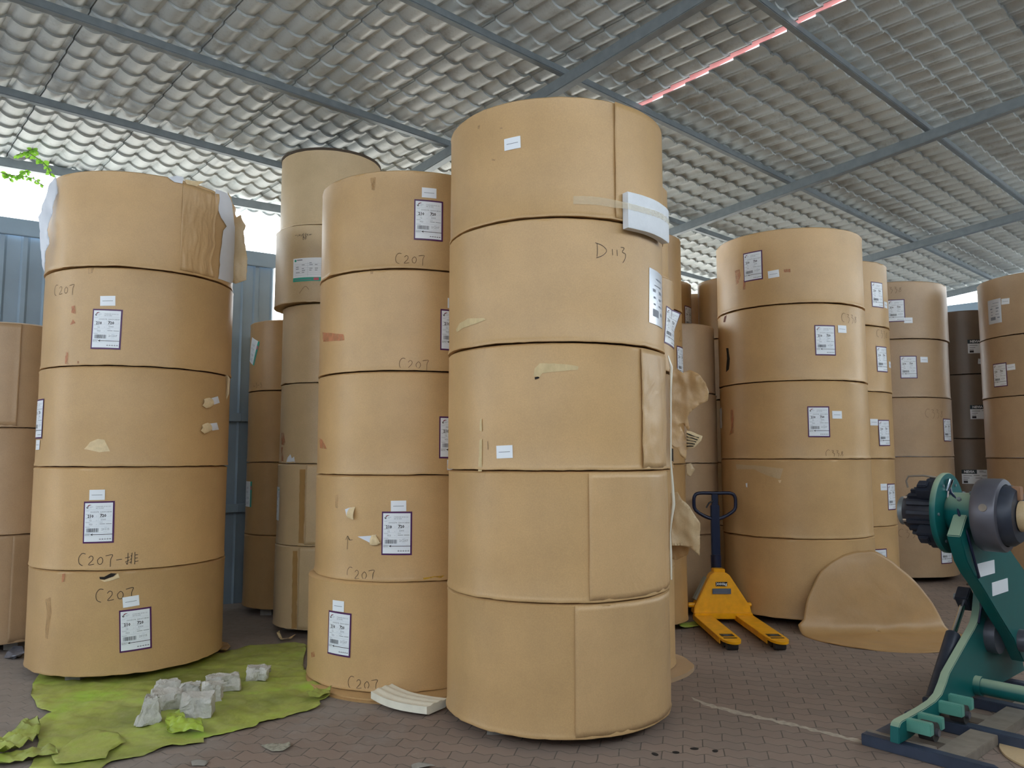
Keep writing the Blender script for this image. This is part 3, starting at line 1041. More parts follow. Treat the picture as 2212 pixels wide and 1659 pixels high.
# patches cut to an outline and laid on a roll: stains, tears, tape
def patch(key, k, name, poly, mat, off=0.0022, rough=0.0, label=None, bulge=0.0):
    r_ = ST[key][k]
    pts = []
    for i in range(len(poly)):
        a, b = poly[i], poly[(i + 1) % len(poly)]
        n_ = max(1, int(math.hypot(b[0] - a[0], b[1] - a[1]) / 9))
        for q in range(n_):
            t = q / n_
            pts.append((a[0] + (b[0] - a[0]) * t + (random.uniform(-rough, rough) if q else 0), a[1] + (b[1] - a[1]) * t + (random.uniform(-rough, rough) if q else 0)))
    uv = []
    for p in pts:
        th, z = r_.hit(*p)
        uv.append((th * r_.r, z))
    return patch_uv(r_, name, uv, mat, off, label, bulge)


def patch_uv(r_, name, uv, mat, off=0.0022, label=None, bulge=0.0):
    x0, x1 = min(p[0] for p in uv), max(p[0] for p in uv)
    y0, y1 = min(p[1] for p in uv), max(p[1] for p in uv)
    step = max(0.02, (x1 - x0) / 40)
    co = [Vector(p) for p in uv]; n = len(co)
    x = x0 + step / 2
    while x < x1:
        y = y0 + 0.02
        while y < y1:
            co.append(Vector((x, y)))
            y += max(0.04, (y1 - y0) / 12)
        x += step
    vs, es, fs, _, _, _ = delaunay_2d_cdt(co, [(k, (k + 1) % n) for k in range(n)], [], 1, 1e-6)
    cx_, cy_ = (x0 + x1) / 2, (y0 + y1) / 2
    v = []
    for p in vs:
        o = off
        if bulge:
            e = min(1.0, min(abs(p[0] - x0), abs(p[0] - x1), abs(p[1] - y0), abs(p[1] - y1)) / 0.05)
            o += bulge * e * (0.6 + fbm(p[0] * 6, p[1] * 6, 2.2))
        v.append(r_.at(p[0] / r_.r, p[1], o))
    ob = mesh_obj(name, v, [tuple(f_) for f_ in fs], mat, r_.o, None, True)
    if label: ob['label'] = label
    return ob


def sheet_flap(key, k, th0, th1, z0, z1, mat, off=0.004, wave=0.003, lift=0.010, seed=1.0, name='wrapper_flap', edge=0.004):
    """overlapping end of the wrapping paper: an arc strip whose free edge stands slightly off the roll"""
    r_ = ST[key][k]
    nu, nv = 44, 22
    v, f = [], []
    for j in range(nv + 1):
        z = z0 + (z1 - z0) * j / nv
        for i in range(nu + 1):
            t = i / nu
            th = th0 + (th1 - th0) * t + edge * fbm(z * 4, seed, 1) * (1 - t)
            o = off + wave * (fbm(t * 3 + seed, z * 5, seed) + 0.5 * fbm(t * 9, z * 14 + t * 6, seed + 5)) + lift * max(0, 1 - t * 14) * (0.6 + 0.6 * fbm(z * 5, seed, 4))
            v.append(r_.at(th, z, max(0.002, o)))
    for j in range(nv):
        for i in range(nu):
            a = j * (nu + 1) + i
            f.append((a, a + 1, a + nu + 2, a + nu + 1))
    ob = mesh_obj(name, v, f, mat, r_.o, None, True)
    so = ob.modifiers.new('s', 'SOLIDIFY'); so.thickness = 0.0015; so.offset = 1
    return ob


def seam_flap(key, k, px, py, mat, span=1.6, **kw):
    r_ = ST[key][k]
    th, z = r_.hit(px, py)
    return sheet_flap(key, k, th, th + span, 0.012, r_.h - 0.012, mat, **kw)


seam_flap('F', 1, 1327, 350, KR, wave=0.001, lift=0.012, seed=2.0)
seam_flap('F', 3, 1384, 880, KRW, wave=0.007, lift=0.012, seed=4.0, span=1.2)
seam_flap('F', 4, 1272, 1150, KRW, wave=0.002, lift=0.006, seed=6.0)
seam_flap('F', 5, 1242, 1430, KRW, wave=0.0025, lift=0.006, seed=8.0)
seam_flap('A', 1, 42, 800, KRG, span=-1.0, wave=0.001, lift=0.012, seed=3)
seam_flap('A', 3, 22, 1270, KRG, wave=0.001, lift=0.008, seed=5)
seam_flap('C', 5, 660, 1100, KRP, wave=0.003, seed=7)
seam_flap('C', 6, 645, 1270, KRP, wave=0.003, seed=9)

ST_ = 'red_stain'
for a in [('B', 2, ST_, [(155, 662), (162, 660), (164, 678), (155, 676)], REDST), ('B', 2, ST_, [(153, 700), (158, 690), (164, 698), (152, 702)], REDST),
          ('B', 2, ST_, [(143, 760), (148, 762), (147, 784), (152, 787), (141, 786)], REDST), ('B', 2, ST_, [(168, 780), (171, 780), (172, 787), (167, 787)], REDST),
          ('B', 5, ST_, [(135, 1240), (142, 1238), (139, 1256), (134, 1258)], REDST), ('E', 2, ST_, [(697, 718), (742, 722), (744, 735), (699, 738)], REDST),
          ('E', 3, ST_, [(690, 946), (697, 950), (707, 970), (692, 968)], REDST), ('E', 5, ST_, [(673, 1410), (679, 1407), (681, 1418), (674, 1420)], REDST),
          ('C', 4, ST_, [(609, 935), (614, 935), (617, 955), (615, 962), (608, 960)], REDST), ('C', 4, ST_, [(608, 966), (612, 966), (613, 1000), (608, 1000)], REDST),
          ('I', 1, ST_, [(1588, 585), (1598, 582), (1600, 595), (1595, 612), (1590, 615)], REDST), ('I', 1, ST_, [(1606, 605), (1611, 605), (1610, 625), (1605, 627)], REDST),
          ('I', 3, ST_, [(1579, 885), (1584, 885), (1586, 935), (1576, 940), (1580, 925)], REDST), ('I', 1, ST_, [(1693, 582), (1707, 581), (1708, 588), (1694, 588)], REDST),
          ('E', 4, 'yellow_stain', [(914, 1248), (945, 1244), (960, 1243), (950, 1250), (915, 1253)], YELST),
          ('F', 2, 'tape_scar', [(986, 712), (994, 698), (1012, 688), (1046, 687), (1050, 691), (1020, 702), (1002, 708), (988, 718)], PALET),
          ('F', 3, 'tape_scar', [(1153, 812), (1155, 796), (1166, 785), (1196, 785), (1230, 788), (1250, 792), (1248, 799), (1200, 803), (1172, 806), (1165, 815)], PALET),
          ('F', 3, 'torn_hole', [(1155, 815), (1165, 813), (1165, 817), (1156, 820)], DARKHOLE), ('F', 3, 'clear_tape', [(1037, 950), (1042, 948), (1042, 1018), (1034, 1018)], PALET),
          ('F', 3, 'clear_tape', [(1038, 906), (1042, 904), (1042, 932), (1037, 930)], PALET),
          ('I', 4, 'tape_scar', [(1590, 1003), (1640, 1006), (1692, 1012), (1685, 1035), (1660, 1028), (1630, 1014), (1592, 1014)], KRP),
          ('C', 5, 'brown_tape', [(648, 1014), (660, 1014), (656, 1180), (645, 1180)], TAPE), ('C', 6, 'brown_tape', [(633, 1190), (643, 1190), (641, 1358), (630, 1357)], TAPE),
          ('C', 4, 'white_stain', [(618, 1001), (622, 988), (628, 981), (631, 990), (636, 986), (638, 1000)], BOARD),
          ('E', 4, 'scuff_mark', [(725, 1070), (731, 1068), (730, 1098), (725, 1096)], GREYST), ('E', 1, 'scuff_mark', [(800, 385), (812, 383), (810, 412), (803, 410)], GREYST),
          ('B', 5, 'scuff_mark', [(98, 1295), (110, 1290), (112, 1320), (104, 1380), (98, 1378), (102, 1320)], GREYST), ('E', 2, 'scuff_mark', [(800, 580), (808, 580), (806, 592), (801, 592)], GREYST),
          ('B', 2, 'scuff_mark', [(190, 577), (204, 578), (200, 590), (192, 592)], GREYST), ('F', 1, 'scuff_mark', [(1033, 272), (1038, 270), (1037, 278), (1033, 279)], GREYST),
          ('F', 1, 'scuff_mark', [(1080, 276), (1086, 275), (1086, 279), (1081, 279)], GREYST), ('F', 1, 'scuff_mark', [(1062, 343), (1071, 345), (1069, 348), (1063, 347)], GREYST),
          ('G', 3, 'torn_hole', [(1452, 798), (1458, 794), (1464, 796), (1462, 800), (1453, 801)], DARKHOLE), ('I', 2, 'cut_slit', [(1569, 752), (1574, 752), (1577, 775), (1575, 798), (1569, 804), (1571, 775)], DARKHOLE),
          ('I', 2, 'cut_slit', [(1565, 685), (1569, 677), (1570, 682), (1567, 696), (1563, 696)], simple('brown_slit', rgb(110, 60, 40), 0.8)),
          ('I', 4, 'chip_mark', [(1611, 1044), (1615, 1043), (1615, 1053), (1612, 1052)], BOARD), ('I', 4, 'chip_mark', [(1681, 1037), (1688, 1037), (1686, 1043), (1683, 1043)], TORN),
          ('B', 5, 'dent_tear', [(215, 1246), (225, 1246), (240, 1238), (252, 1239), (245, 1245), (226, 1252), (216, 1251)], DARKHOLE),
          ('B', 5, 'torn_flap', [(216, 1252), (226, 1253), (245, 1246), (255, 1238), (259, 1248), (246, 1252), (226, 1257)], TORN),
          ('B', 3, 'crease_patch', [(182, 970), (195, 955), (212, 948), (226, 950), (238, 975), (215, 977)], TORN)]:
    patch(*a, rough=0.6, off=(0.0042 if a[2] in ('clear_tape', 'torn_flap') else 0.0030))

# small torn holes showing white board and curled corrugated flap
def torn(key, k, white, curl, ribs=True, mat=None):
    patch(key, k, 'exposed_board', white, BOARD, 0.0032, 0.8, 'white board showing through a tear')
    r_ = ST[key][k]
    uv = [r_.hit(*p) for p in curl]
    v, f = [], []
    m = 7
    n = len(curl) // 2
    for j in range(n):
        a, b = uv[j], uv[len(curl) - 1 - j]
        for i in range(m):
            t = i / (m - 1)
            o = 0.004 + 0.020 * math.sin(t * PI * 0.75) + (0.004 * (j % 2) if ribs else 0.0)
            v.append(r_.at(a[0] + (b[0] - a[0]) * t, a[1] + (b[1] - a[1]) * t, o))
    for j in range(n - 1):
        for i in range(m - 1):
            q = j * m + i
            f.append((q, q + 1, q + m + 1, q + m))
    ob = mesh_obj('curled_flap', v, f, mat or TORN, r_.o)
    ob.modifiers.new('s', 'SOLIDIFY').thickness = 0.002
    ob['label'] = 'torn wrapper flap curled back'


torn('E', 4, [(746, 1100), (754, 1097), (768, 1095), (763, 1105), (755, 1118), (749, 1114)], [(755, 1098), (758, 1097), (761, 1096), (764, 1095), (768, 1095), (767, 1122), (763, 1121), (760, 1120), (757, 1118), (753, 1117)])
torn('E', 4, [(773, 1159), (803, 1157), (813, 1155), (803, 1175)], [(803, 1156), (807, 1155), (811, 1155), (815, 1160), (820, 1168), (824, 1172), (818, 1176), (812, 1177), (806, 1177), (801, 1176)])
torn('B', 3, [(456, 860), (470, 856), (474, 870), (462, 874), (456, 868)], [(440, 862), (446, 860), (452, 859), (458, 862), (456, 876), (450, 880), (442, 882), (434, 876)], False)
torn('B', 3, [(452, 915), (468, 913), (472, 928), (458, 930)], [(436, 918), (442, 915), (448, 913), (454, 916), (452, 930), (446, 934), (438, 937), (430, 930)], False)


# ------------------------------------------------------------------ torn wrappers, foam pads, film
def sheet_at(key, k, name, poly, mat, amp=0.02, seed=1.0, dy=0.0, label=None, ref=None, th=0.002):
    """a loose torn sheet hanging beside a roll, as far away as the roll's own edge there"""
    r_ = ST[key][k]
    cx_ = sum(p[0] for p in poly) / len(poly); cy_ = sum(p[1] for p in poly) / len(poly)
    a, z = r_.hit(*(ref or (cx_, cy_)))
    y0 = r_.y + r_.r * math.sin(a) + dy
    pts = []
    for i in range(len(poly)):
        p, q = poly[i], poly[(i + 1) % len(poly)]
        n_ = max(1, int(math.hypot(q[0] - p[0], q[1] - p[1]) / 6))
        for m in range(n_):
            t = m / n_
            pts.append((p[0] + (q[0] - p[0]) * t + (random.uniform(-.7, .7) if m else 0), p[1] + (q[1] - p[1]) * t + (random.uniform(-.7, .7) if m else 0)))
    w_ = [at_y(px, py, y0) for px, py in pts]
    co = [Vector((p.x, p.z)) for p in w_]; n = len(co)
    x0, x1 = min(c.x for c in co), max(c.x for c in co); z0, z1 = min(c.y for c in co), max(c.y for c in co)
    x = x0 + 0.01
    while x < x1:
        zz = z0 + 0.01
        while zz < z1:
            co.append(Vector((x, zz))); zz += 0.022
        x += 0.022
    vs, es, fs, _, _, _ = delaunay_2d_cdt(co, [(i, (i + 1) % n) for i in range(n)], [], 1, 1e-6)
    v = []
    for p in vs:
        t = (p[0] - x0) / max(0.01, x1 - x0)
        d = amp * (fbm(p[0] * 7 + seed, p[1] * 3, seed) * 1.4 + 0.5 * fbm(p[0] * 22, p[1] * 9, seed)) - amp * 1.5 * t
        v.append((p[0] - r_.x, y0 + d - r_.y, p[1] - r_.z))
    ob = mesh_obj(name, v, [tuple(f_) for f_ in fs], mat, r_.o, None, True)
    so = ob.modifiers.new('s', 'SOLIDIFY'); so.thickness = th
    if label: ob['label'] = label
    return ob


patch('B', 1, 'exposed_board', [(464, 409), (476, 412), (490, 418), (500, 440), (506, 500), (508, 560), (505, 608), (498, 612), (470, 602), (474, 572), (473, 562), (481, 498), (488, 489), (476, 470), (466, 440)], BOARD, 0.006, 0.8, 'blue white board bared by the torn wrapper')
sheet_at('B', 1, 'torn_flap', [(491, 414), (499, 425), (506, 455), (512, 470), (522, 465), (526, 478), (532, 488), (527, 500), (529, 525), (536, 560), (534, 606), (510, 614), (499, 609), (502, 560), (500, 500), (497, 450)], KRP, 0.018, 2.0, 0.03, 'loose brown wrapper flap', (505, 520))
sheet_at('B', 1, 'torn_flap', [(92, 440), (104, 418), (112, 400), (126, 384), (130, 420), (118, 450), (113, 472), (108, 500), (114, 530), (104, 545), (98, 590), (91, 570), (88, 500), (80, 468), (88, 458)], BOARD, 0.02, 5.0, -0.04, 'crumpled pale lining', (112, 480))
patch('B', 1, 'torn_rim', [(362, 384), (380, 380), (396, 383), (393, 397), (376, 394)], BOARD, 0.008, 0.5, None, 0.008)
patch('B', 1, 'torn_rim', [(397, 388), (425, 392), (440, 392), (424, 403), (402, 398)], TORN, 0.007, 0.8, None, 0.012)
sheet_flap('B', 1, *[ST['B'][1].hit(462, 480)[0] + q for q in (0.01, -0.42)], 0.02, 0.69, KRW, wave=0.010, lift=0.016, seed=11.0, name='wrapper_flap', edge=0.06)
sheet_at('B', 3, 'torn_flap', [(484, 812), (492, 810), (498, 818), (496, 850), (490, 864), (484, 850), (488, 826)], KRP, 0.01, 3.0, -0.02, None, (490, 830))
mb = MB(); mb.lathe([(0.472, 0.694), (0.474, 0.716), (0.40, 0.718)], 64)
mb.build('end_cap', simple('dark_cap', rgb(70, 58, 46), 0.8), ST['C'][1].o, 40)

# narrow stack right of centre: ripped wrapper sheets
sheet_at('G', 3, 'torn_flap', [(1446, 797), (1462, 795), (1474, 806), (1488, 799), (1503, 808), (1520, 828), (1528, 848), (1526, 866), (1510, 874), (1495, 886), (1484, 900), (1490, 925), (1486, 930), (1476, 915), (1466, 916), (1478, 935), (1484, 962), (1480, 993), (1470, 985), (1462, 968), (1447, 962)], KRW, 0.03, 4.0, -0.22, 'large ripped wrapper sheet', (1455, 880))
sheet_at('G', 3, 'curled_flap', [(1483, 930), (1500, 935), (1517, 942), (1514, 952), (1500, 966), (1484, 972)], TORN, 0.006, 6.0, -0.15, 'corrugated scrap', (1450, 950))
for q in range(5):
    sheet_at('G', 3, 'corrugation_line', [(1483, 935 + q * 7), (1510 - q * 3, 945 + q * 4.5), (1509 - q * 3, 947 + q * 4.5), (1483, 937.5 + q * 7)], DARKHOLE, 0.004, 6.0, -0.175, None, (1450, 950))
sheet_at('G', 4, 'torn_flap', [(1482, 1002), (1492, 1000), (1500, 1014), (1490, 1030), (1482, 1025)], KRP, 0.012, 7.0, -0.05, None, (1452, 1015))
sheet_at('G', 4, 'torn_flap', [(1449, 1065), (1462, 1062), (1470, 1078), (1485, 1090), (1498, 1110), (1511, 1130), (1509, 1200), (1490, 1182), (1470, 1178), (1449, 1178)], KRP, 0.025, 8.0, -0.12, 'ripped wrapper sheet', (1452, 1120))
sheet_at('G', 4, 'torn_flap', [(1449, 1172), (1490, 1178), (1484, 1198), (1472, 1204), (1462, 1210), (1449, 1206)], KRB, 0.02, 9.0, 0.0, None, (1452, 1190))
for poly in ([(1447, 966), (1462, 970), (1474, 990), (1477, 998), (1447, 998)],):
    patch('G', 3, 'torn_hole', poly, DARKHOLE, 0.004, 0.5)
patch('G', 4, 'exposed_board', [(1458, 1016), (1463, 1016), (1463, 1050), (1458, 1056)], BOARD, 0.006, 0.3)
patch('G', 4, 'torn_hole', [(1462, 1068), (1472, 1084), (1478, 1100), (1464, 1096)], DARKHOLE, 0.006, 0.5)
patch('I', 3, 'torn_chip', [(1556, 884), (1560, 880), (1561, 925), (1556, 925)], BOARD, 0.006, 0.5)

# strip of clear film hanging down the right edge of the centre stack
r_ = ST['F'][3]
ths = r_.hit(1440, 900)[0]
yf = r_.y + r_.r * math.sin(ths) + 0.0
pts = [at_y(px, py, yf) - Vector((r_.x, r_.y, r_.z)) for px, py in ((1443, 768), (1450, 792), (1449, 840), (1449, 920), (1449, 1000), (1453, 1050), (1455, 1090), (1451, 1120), (1448, 1150), (1449, 1200), (1450, 1252))]
mb = MB(); mb.tube(pts, [.004, .010, .007, .006, .006, .009, .011, .007, .004, .009, .006], 8)
o = mb.build('film_strip', FILM, r_.o, 60); o['label'] = 'strip of torn clear film'

# foam pad taped over the top seam of the centre stack
r_ = ST['F'][2]
t0, zt = r_.hit(1341, 420); _, zb = r_.hit(1339, 497)
v, f = [], []
nu = 24
for i in range(nu + 1):
    th = t0 + 0.60 * i / nu
    for rr, zz in ((0.016, zb), (0.062, zb), (0.066, zb + 0.01), (0.066, zt - 0.012), (0.06, zt), (0.016, zt)):
        v.append(Vector(((r_.r + rr) * math.cos(th), (r_.r + rr) * math.sin(th), zz + 0.004 * fbm(th * 3, zz, 1))))
for i in range(nu):
    for q in range(6):
        f.append((i * 6 + q, i * 6 + (q + 1) % 6, (i + 1) * 6 + (q + 1) % 6, (i + 1) * 6 + q))
f += [tuple(range(6))[::-1], tuple(nu * 6 + q for q in range(6))]
pad = mesh_obj('foam_pad', v, f, FOAM, None, None, False, (r_.x, r_.y, r_.z))
auto_smooth(pad, 40)
tag(pad, 'curved white foam pad taped across the top seam of the big centre stack', 'foam pad')
r1 = ST['F'][1]
ta, za = r1.hit(1240, 433)
v, f = [], []
nx = 40
for i in range(nx + 1):
    t = i / nx
    th = ta + (t0 + 0.62 - ta) * t
    rise = min(1.0, max(0.0, (th - t0 + 0.10) / 0.10))
    wd = 0.024 if rise == 0 else 0.024 - 0.006 * rise
    zc = za + r1.z - r_.z + 0.004 * math.sin(t * 9) - 0.02 * rise
    for s_ in (-1, 1):
        rr = r_.r + 0.005 + 0.064 * rise + 0.0015 * math.sin(i * 2.3 + s_)
        v.append((rr * math.cos(th), rr * math.sin(th), zc + s_ * wd))
for i in range(nx):
    f.append((2 * i, 2 * i + 2, 2 * i + 3, 2 * i + 1))


def film_mat():
    m, nt, b = new_mat('clear_tape')
    b.inputs['Base Color'].default_value = rgb(232, 220, 190); b.inputs['Roughness'].default_value = 0.12
    b.inputs['Alpha'].default_value = 0.38
    n = N(nt, 'ShaderNodeTexNoise', Scale=30.0, Detail=3.0); nt.links.new(coords(nt, 'Object', (1, 1, 3)), n.inputs['Vector'])
    bp = N(nt, 'ShaderNodeBump', Strength=0.6, Distance=0.01); nt.links.new(n.outputs[0], bp.inputs['Height']); nt.links.new(bp.outputs[0], b.inputs['Normal'])
    return m


o = mesh_obj('clear_tape', v, f, film_mat(), pad, None, True)
o['label'] = 'crinkled clear tape'

# foam pad on the floor
A_, B_ = floor_at(824, 1514), floor_at(944, 1541)
ax = (B_ - A_).normalized(); nrm = Vector((-ax.y, ax.x, 0))
v, f = [], []
nl, nwid = 26, 14
for j in range(nl + 1):
    t = j / nl
    c = A_ + (B_ - A_) * t - nrm * 0.05 * math.sin(t * PI)
    zb = 0.034 - 0.02 * t
    ring = []
    for i in range(nwid + 1):
        q = i / nwid
        ring.append(c + nrm * ((q - 0.5) * 0.20) + Vector((0, 0, zb + 0.048 + 0.006 * math.sin(q * PI) + 0.003 * math.cos(q * 6 * PI))))
    ring += [c + nrm * 0.10 + Vector((0, 0, zb + 0.006)), c + nrm * 0.08 + Vector((0, 0, zb)), c - nrm * 0.08 + Vector((0, 0, zb)), c - nrm * 0.10 + Vector((0, 0, zb + 0.006))]
    v += ring
m = nwid + 5
for j in range(nl):
    for i in range(m):
        f.append((j * m + i, j * m + (i + 1) % m, (j + 1) * m + (i + 1) % m, (j + 1) * m + i))
f += [tuple(range(m))[::-1], tuple(nl * m + i for i in range(m))]
o = mesh_obj('foam_pad', v, f, FOAMC); auto_smooth(o, 50)
bm = bmesh.new(); bm.from_mesh(o.data); bmesh.ops.recalc_face_normals(bm, faces=bm.faces); bm.to_mesh(o.data); bm.free()
tag(o, 'cream white curved foam pad lying on the floor left of the centre stack', 'foam pad')


# ------------------------------------------------------------------ cardboard discs
def disc(name, x, y, z, r, label, mat=KR, th=0.008, wob=0.006, seed=0):
    v, f = [], []
    seg = 72
    for zz, rr in ((0, r - .004), (0, r), (th, r), (th, r - .004), (th, 0.01)):
        for k in range(seg):
            a = 2 * PI * k / seg
            q = rr + (wob * fbm(math.cos(a) * 2 + seed, math.sin(a) * 2, 1) if rr > 0.02 else 0)
            v.append((q * math.cos(a), q * math.sin(a), zz))
    for j in range(4):
        for k in range(seg):
            f.append((j * seg + k, j * seg + (k + 1) % seg, (j + 1) * seg + (k + 1) % seg, (j + 1) * seg + k))
    f.append(tuple(range(seg))[::-1])
    o = mesh_obj(name, v, f, mat, None, None, False, (x, y, z)); auto_smooth(o, 40)
    return tag(o, label, 'cardboard disc')


disc('cardboard_disc', -0.73, 5.93, 0.001, 0.75, 'lower brown cardboard disc on the floor under the stack left of centre', KRB, 0.009, 0.01, 1)
disc('cardboard_disc', -0.75, 5.965, 0.0105, 0.745, 'upper brown cardboard disc directly under the stack left of centre', KR, 0.009, 0.006, 2)
disc('cardboard_disc', 0.83, 6.10, 0.002, 0.52, 'grey brown cardboard disc under the narrow stack right behind the centre stack', KRG, 0.03, 0.02, 4)
disc('cardboard_disc', 2.955, 4.25, 0.002, 0.36, 'small cardboard disc on the floor at the lower right corner', KRP, 0.01, 0.004, 3)

# disc leaning against the right-hand stack, bent where it meets the floor
cxd, cyd, rd = 3.24, 7.22, 0.72
fold = 0.0
ir = ST['I'][5]
v, f = [], []
nr, na = 26, 96
for j in range(nr + 1):
    for k in range(na):
        a = 2 * PI * k / na
        q = rd * (1 + 0.012 * fbm(math.cos(a) * 2, math.sin(a) * 2, 3)) * max(0.004, j / nr)
        lx, ly = q * math.cos(a) * (0.93 if a < PI else 1.0), q * math.sin(a)
        lx *= 1 - 0.16 * max(0, ly / rd)
        skew = 0.10 * lx                                     # the crease is not square to the view
        s = ly - fold - skew
        z = 0.004
        yy = ly
        if s > -0.06:
            s2 = s + 0.06
            rb, amax = 0.10, R(75)
            arc = rb * amax
            if s2 < arc:
                an = s2 / rb
                yy = ly - s2 + rb * math.sin(an); z += rb * (1 - math.cos(an))
            else:
                e = s2 - arc
                yy = ly - s2 + rb * math.sin(amax) + e * math.cos(amax); z += rb * (1 - math.cos(amax)) + e * math.sin(amax)
            yy += 0.10 * (lx * lx) * min(1, s2 / 0.2) * 0.6
        z += 0.026 * fbm(lx * 3, ly * 3, 2) * min(1.0, 0.25 + z * 6) + 0.004 * abs(fbm(lx * 3, ly * 9, 5))
        v.append((lx, yy, max(0.003, z)))
for j in range(nr):
    for k in range(na):
        f.append((j * na + k, j * na + (k + 1) % na, (j + 1) * na + (k + 1) % na, (j + 1) * na + k))
o = mesh_obj('cardboard_disc', v, f, KRB, None, None, True, (cxd + 0.04, cyd, 0))
so = o.modifiers.new('s', 'SOLIDIFY'); so.thickness = 0.005; so.offset = 1
tag(o, 'large round cardboard sheet bent up and leaning against the right-hand stack', 'cardboard disc')


# ------------------------------------------------------------------ green tarp with broken concrete on it
def tarp_mat():
    m, nt, b = new_mat('green_tarp')
    L = nt.links
    co = coords(nt)
    n1 = N(nt, 'ShaderNodeTexNoise', Scale=1.6, Detail=6.0, Roughness=0.62, Distortion=0.5); L.new(co, n1.inputs['Vector'])
    n2 = N(nt, 'ShaderNodeTexNoise', Scale=9.0, Detail=8.0, Roughness=0.7); L.new(co, n2.inputs['Vector'])
    c = ramp(nt, n1.outputs[0], [(0.32, rgb(124, 134, 62)), (0.52, rgb(166, 176, 84)), (0.70, rgb(158, 198, 66))])
    c = mixc(nt, ramp(nt, n2.outputs[0], [(0.45, (0, 0, 0, 1)), (0.78, (0.55, 0.55, 0.55, 1))]), c, rgb(178, 176, 124))
    L.new(c, b.inputs['Base Color'])
    b.inputs['Roughness'].default_value = 0.5
    n3 = N(nt, 'ShaderNodeTexNoise', Scale=5.0, Detail=5.0, Distortion=0.4); L.new(co, n3.inputs['Vector'])
    bp = N(nt, 'ShaderNodeBump', Strength=0.45, Distance=0.03); L.new(n3.outputs[0], bp.inputs['Height']); L.new(bp.outputs[0], b.inputs['Normal'])
    return m


TARP = tarp_mat()


def floor_sheet(name, poly, mat, parent=None, z0=0.002, amp=0.012, seed=1.0, step=0.035, ridge=0.0, rough=2.0, only_up=True):
    pts = []
    rnd = random.Random(int(seed * 10))
    for i in range(len(poly)):
        p, q = poly[i], poly[(i + 1) % len(poly)]
        n_ = max(1, int(math.hypot(q[0] - p[0], q[1] - p[1]) / 10))
        for m in range(n_):
            t = m / n_
            pts.append(floor_at(p[0] + (q[0] - p[0]) * t + (rnd.uniform(-rough, rough) if m else 0), p[1] + (q[1] - p[1]) * t + (rnd.uniform(-rough, rough) * .6 if m else 0)))
    co = [Vector((p.x, p.y)) for p in pts]; n = len(co)
    x0, x1 = min(c.x for c in co), max(c.x for c in co); y0, y1 = min(c.y for c in co), max(c.y for c in co)
    x = x0
    while x < x1:
        y = y0
        while y < y1:
            co.append(Vector((x + rnd.uniform(-.3, .3) * step, y + rnd.uniform(-.3, .3) * step))); y += step
        x += step
    vs, es, fs, _, _, _ = delaunay_2d_cdt(co, [(i, (i + 1) % n) for i in range(n)], [], 1, 1e-6)
    v = []
    for p in vs:
        a = fbm(p[0] * 2.2 + seed, p[1] * 3.5, seed, 4)
        b = fbm(p[0] * 8 + p[1] * 3, p[1] * 11 - p[0] * 2, seed + 3, 3)
        z = z0 + amp * (abs(a) ** 0.8 * 0.9 + 0.5 * abs(b))
        if ridge:
            z += ridge * abs(fbm(p[0] * 12, p[1] * 12, seed + 8, 3))
        v.append((p[0], p[1], z))
    o = mesh_obj(name, v, [tuple(f_) for f_ in fs], mat, parent)
    so = o.modifiers.new('s', 'SOLIDIFY'); so.thickness = 0.0015; so.offset = 1
    auto_smooth(o, 48)
    return o


tarp = floor_sheet('green_tarp', [(87, 1457), (200, 1446), (300, 1454), (400, 1440), (470, 1412), (560, 1398), (640, 1391), (664, 1397), (655, 1440), (668, 1468), (700, 1490), (716, 1497), (712, 1508), (690, 1516), (692, 1530), (660, 1540),
                              (560, 1565), (553, 1573), (440, 1598), (440, 1608), (362, 1618), (300, 1638), (240, 1650), (205, 1668), (60, 1668), (75, 1640), (84, 1604), (78, 1590), (64, 1588), (72, 1566), (112, 1545), (98, 1540), (80, 1531), (66, 1505), (70, 1480)], TARP, None, 0.002, 0.026, 1.0, 0.028)
tag(tarp, 'crumpled dirty green plastic tarp spread on the pavers at lower left', 'tarp')
floor_sheet('folded_corner', [(110, 1640), (180, 1592), (205, 1586), (255, 1592), (272, 1614), (235, 1632), (228, 1650), (120, 1662)], TARP, tarp, 0.022, 0.010, 2.0)
floor_sheet('rolled_edge', [(-30, 1622), (20, 1600), (62, 1572), (80, 1576), (88, 1588), (70, 1612), (40, 1632), (-30, 1668)], TARP, tarp, 0.012, 0.07, 3.0, 0.014, 0.03)
floor_sheet('crumpled_strip', [(355, 1580), (362, 1566), (380, 1556), (396, 1562), (400, 1574), (436, 1576), (440, 1594), (410, 1592), (360, 1596)], simple('bright_tarp', rgb(160, 182, 70), 0.35, var=0.15, scale=10), tarp, 0.022, 0.05, 4.0, 0.010, 0.03)
floor_sheet('crumpled_strip', [(-20, 1640), (60, 1632), (118, 1626), (125, 1640), (60, 1652), (-20, 1665)], TARP, tarp, 0.015, 0.03, 6.0, 0.015, 0.03)
floor_sheet('folded_corner', [(662, 1512), (690, 1500), (716, 1497), (712, 1510), (690, 1518), (668, 1520)], TARP, tarp, 0.018, 0.03, 5.0, 0.015, 0.03)

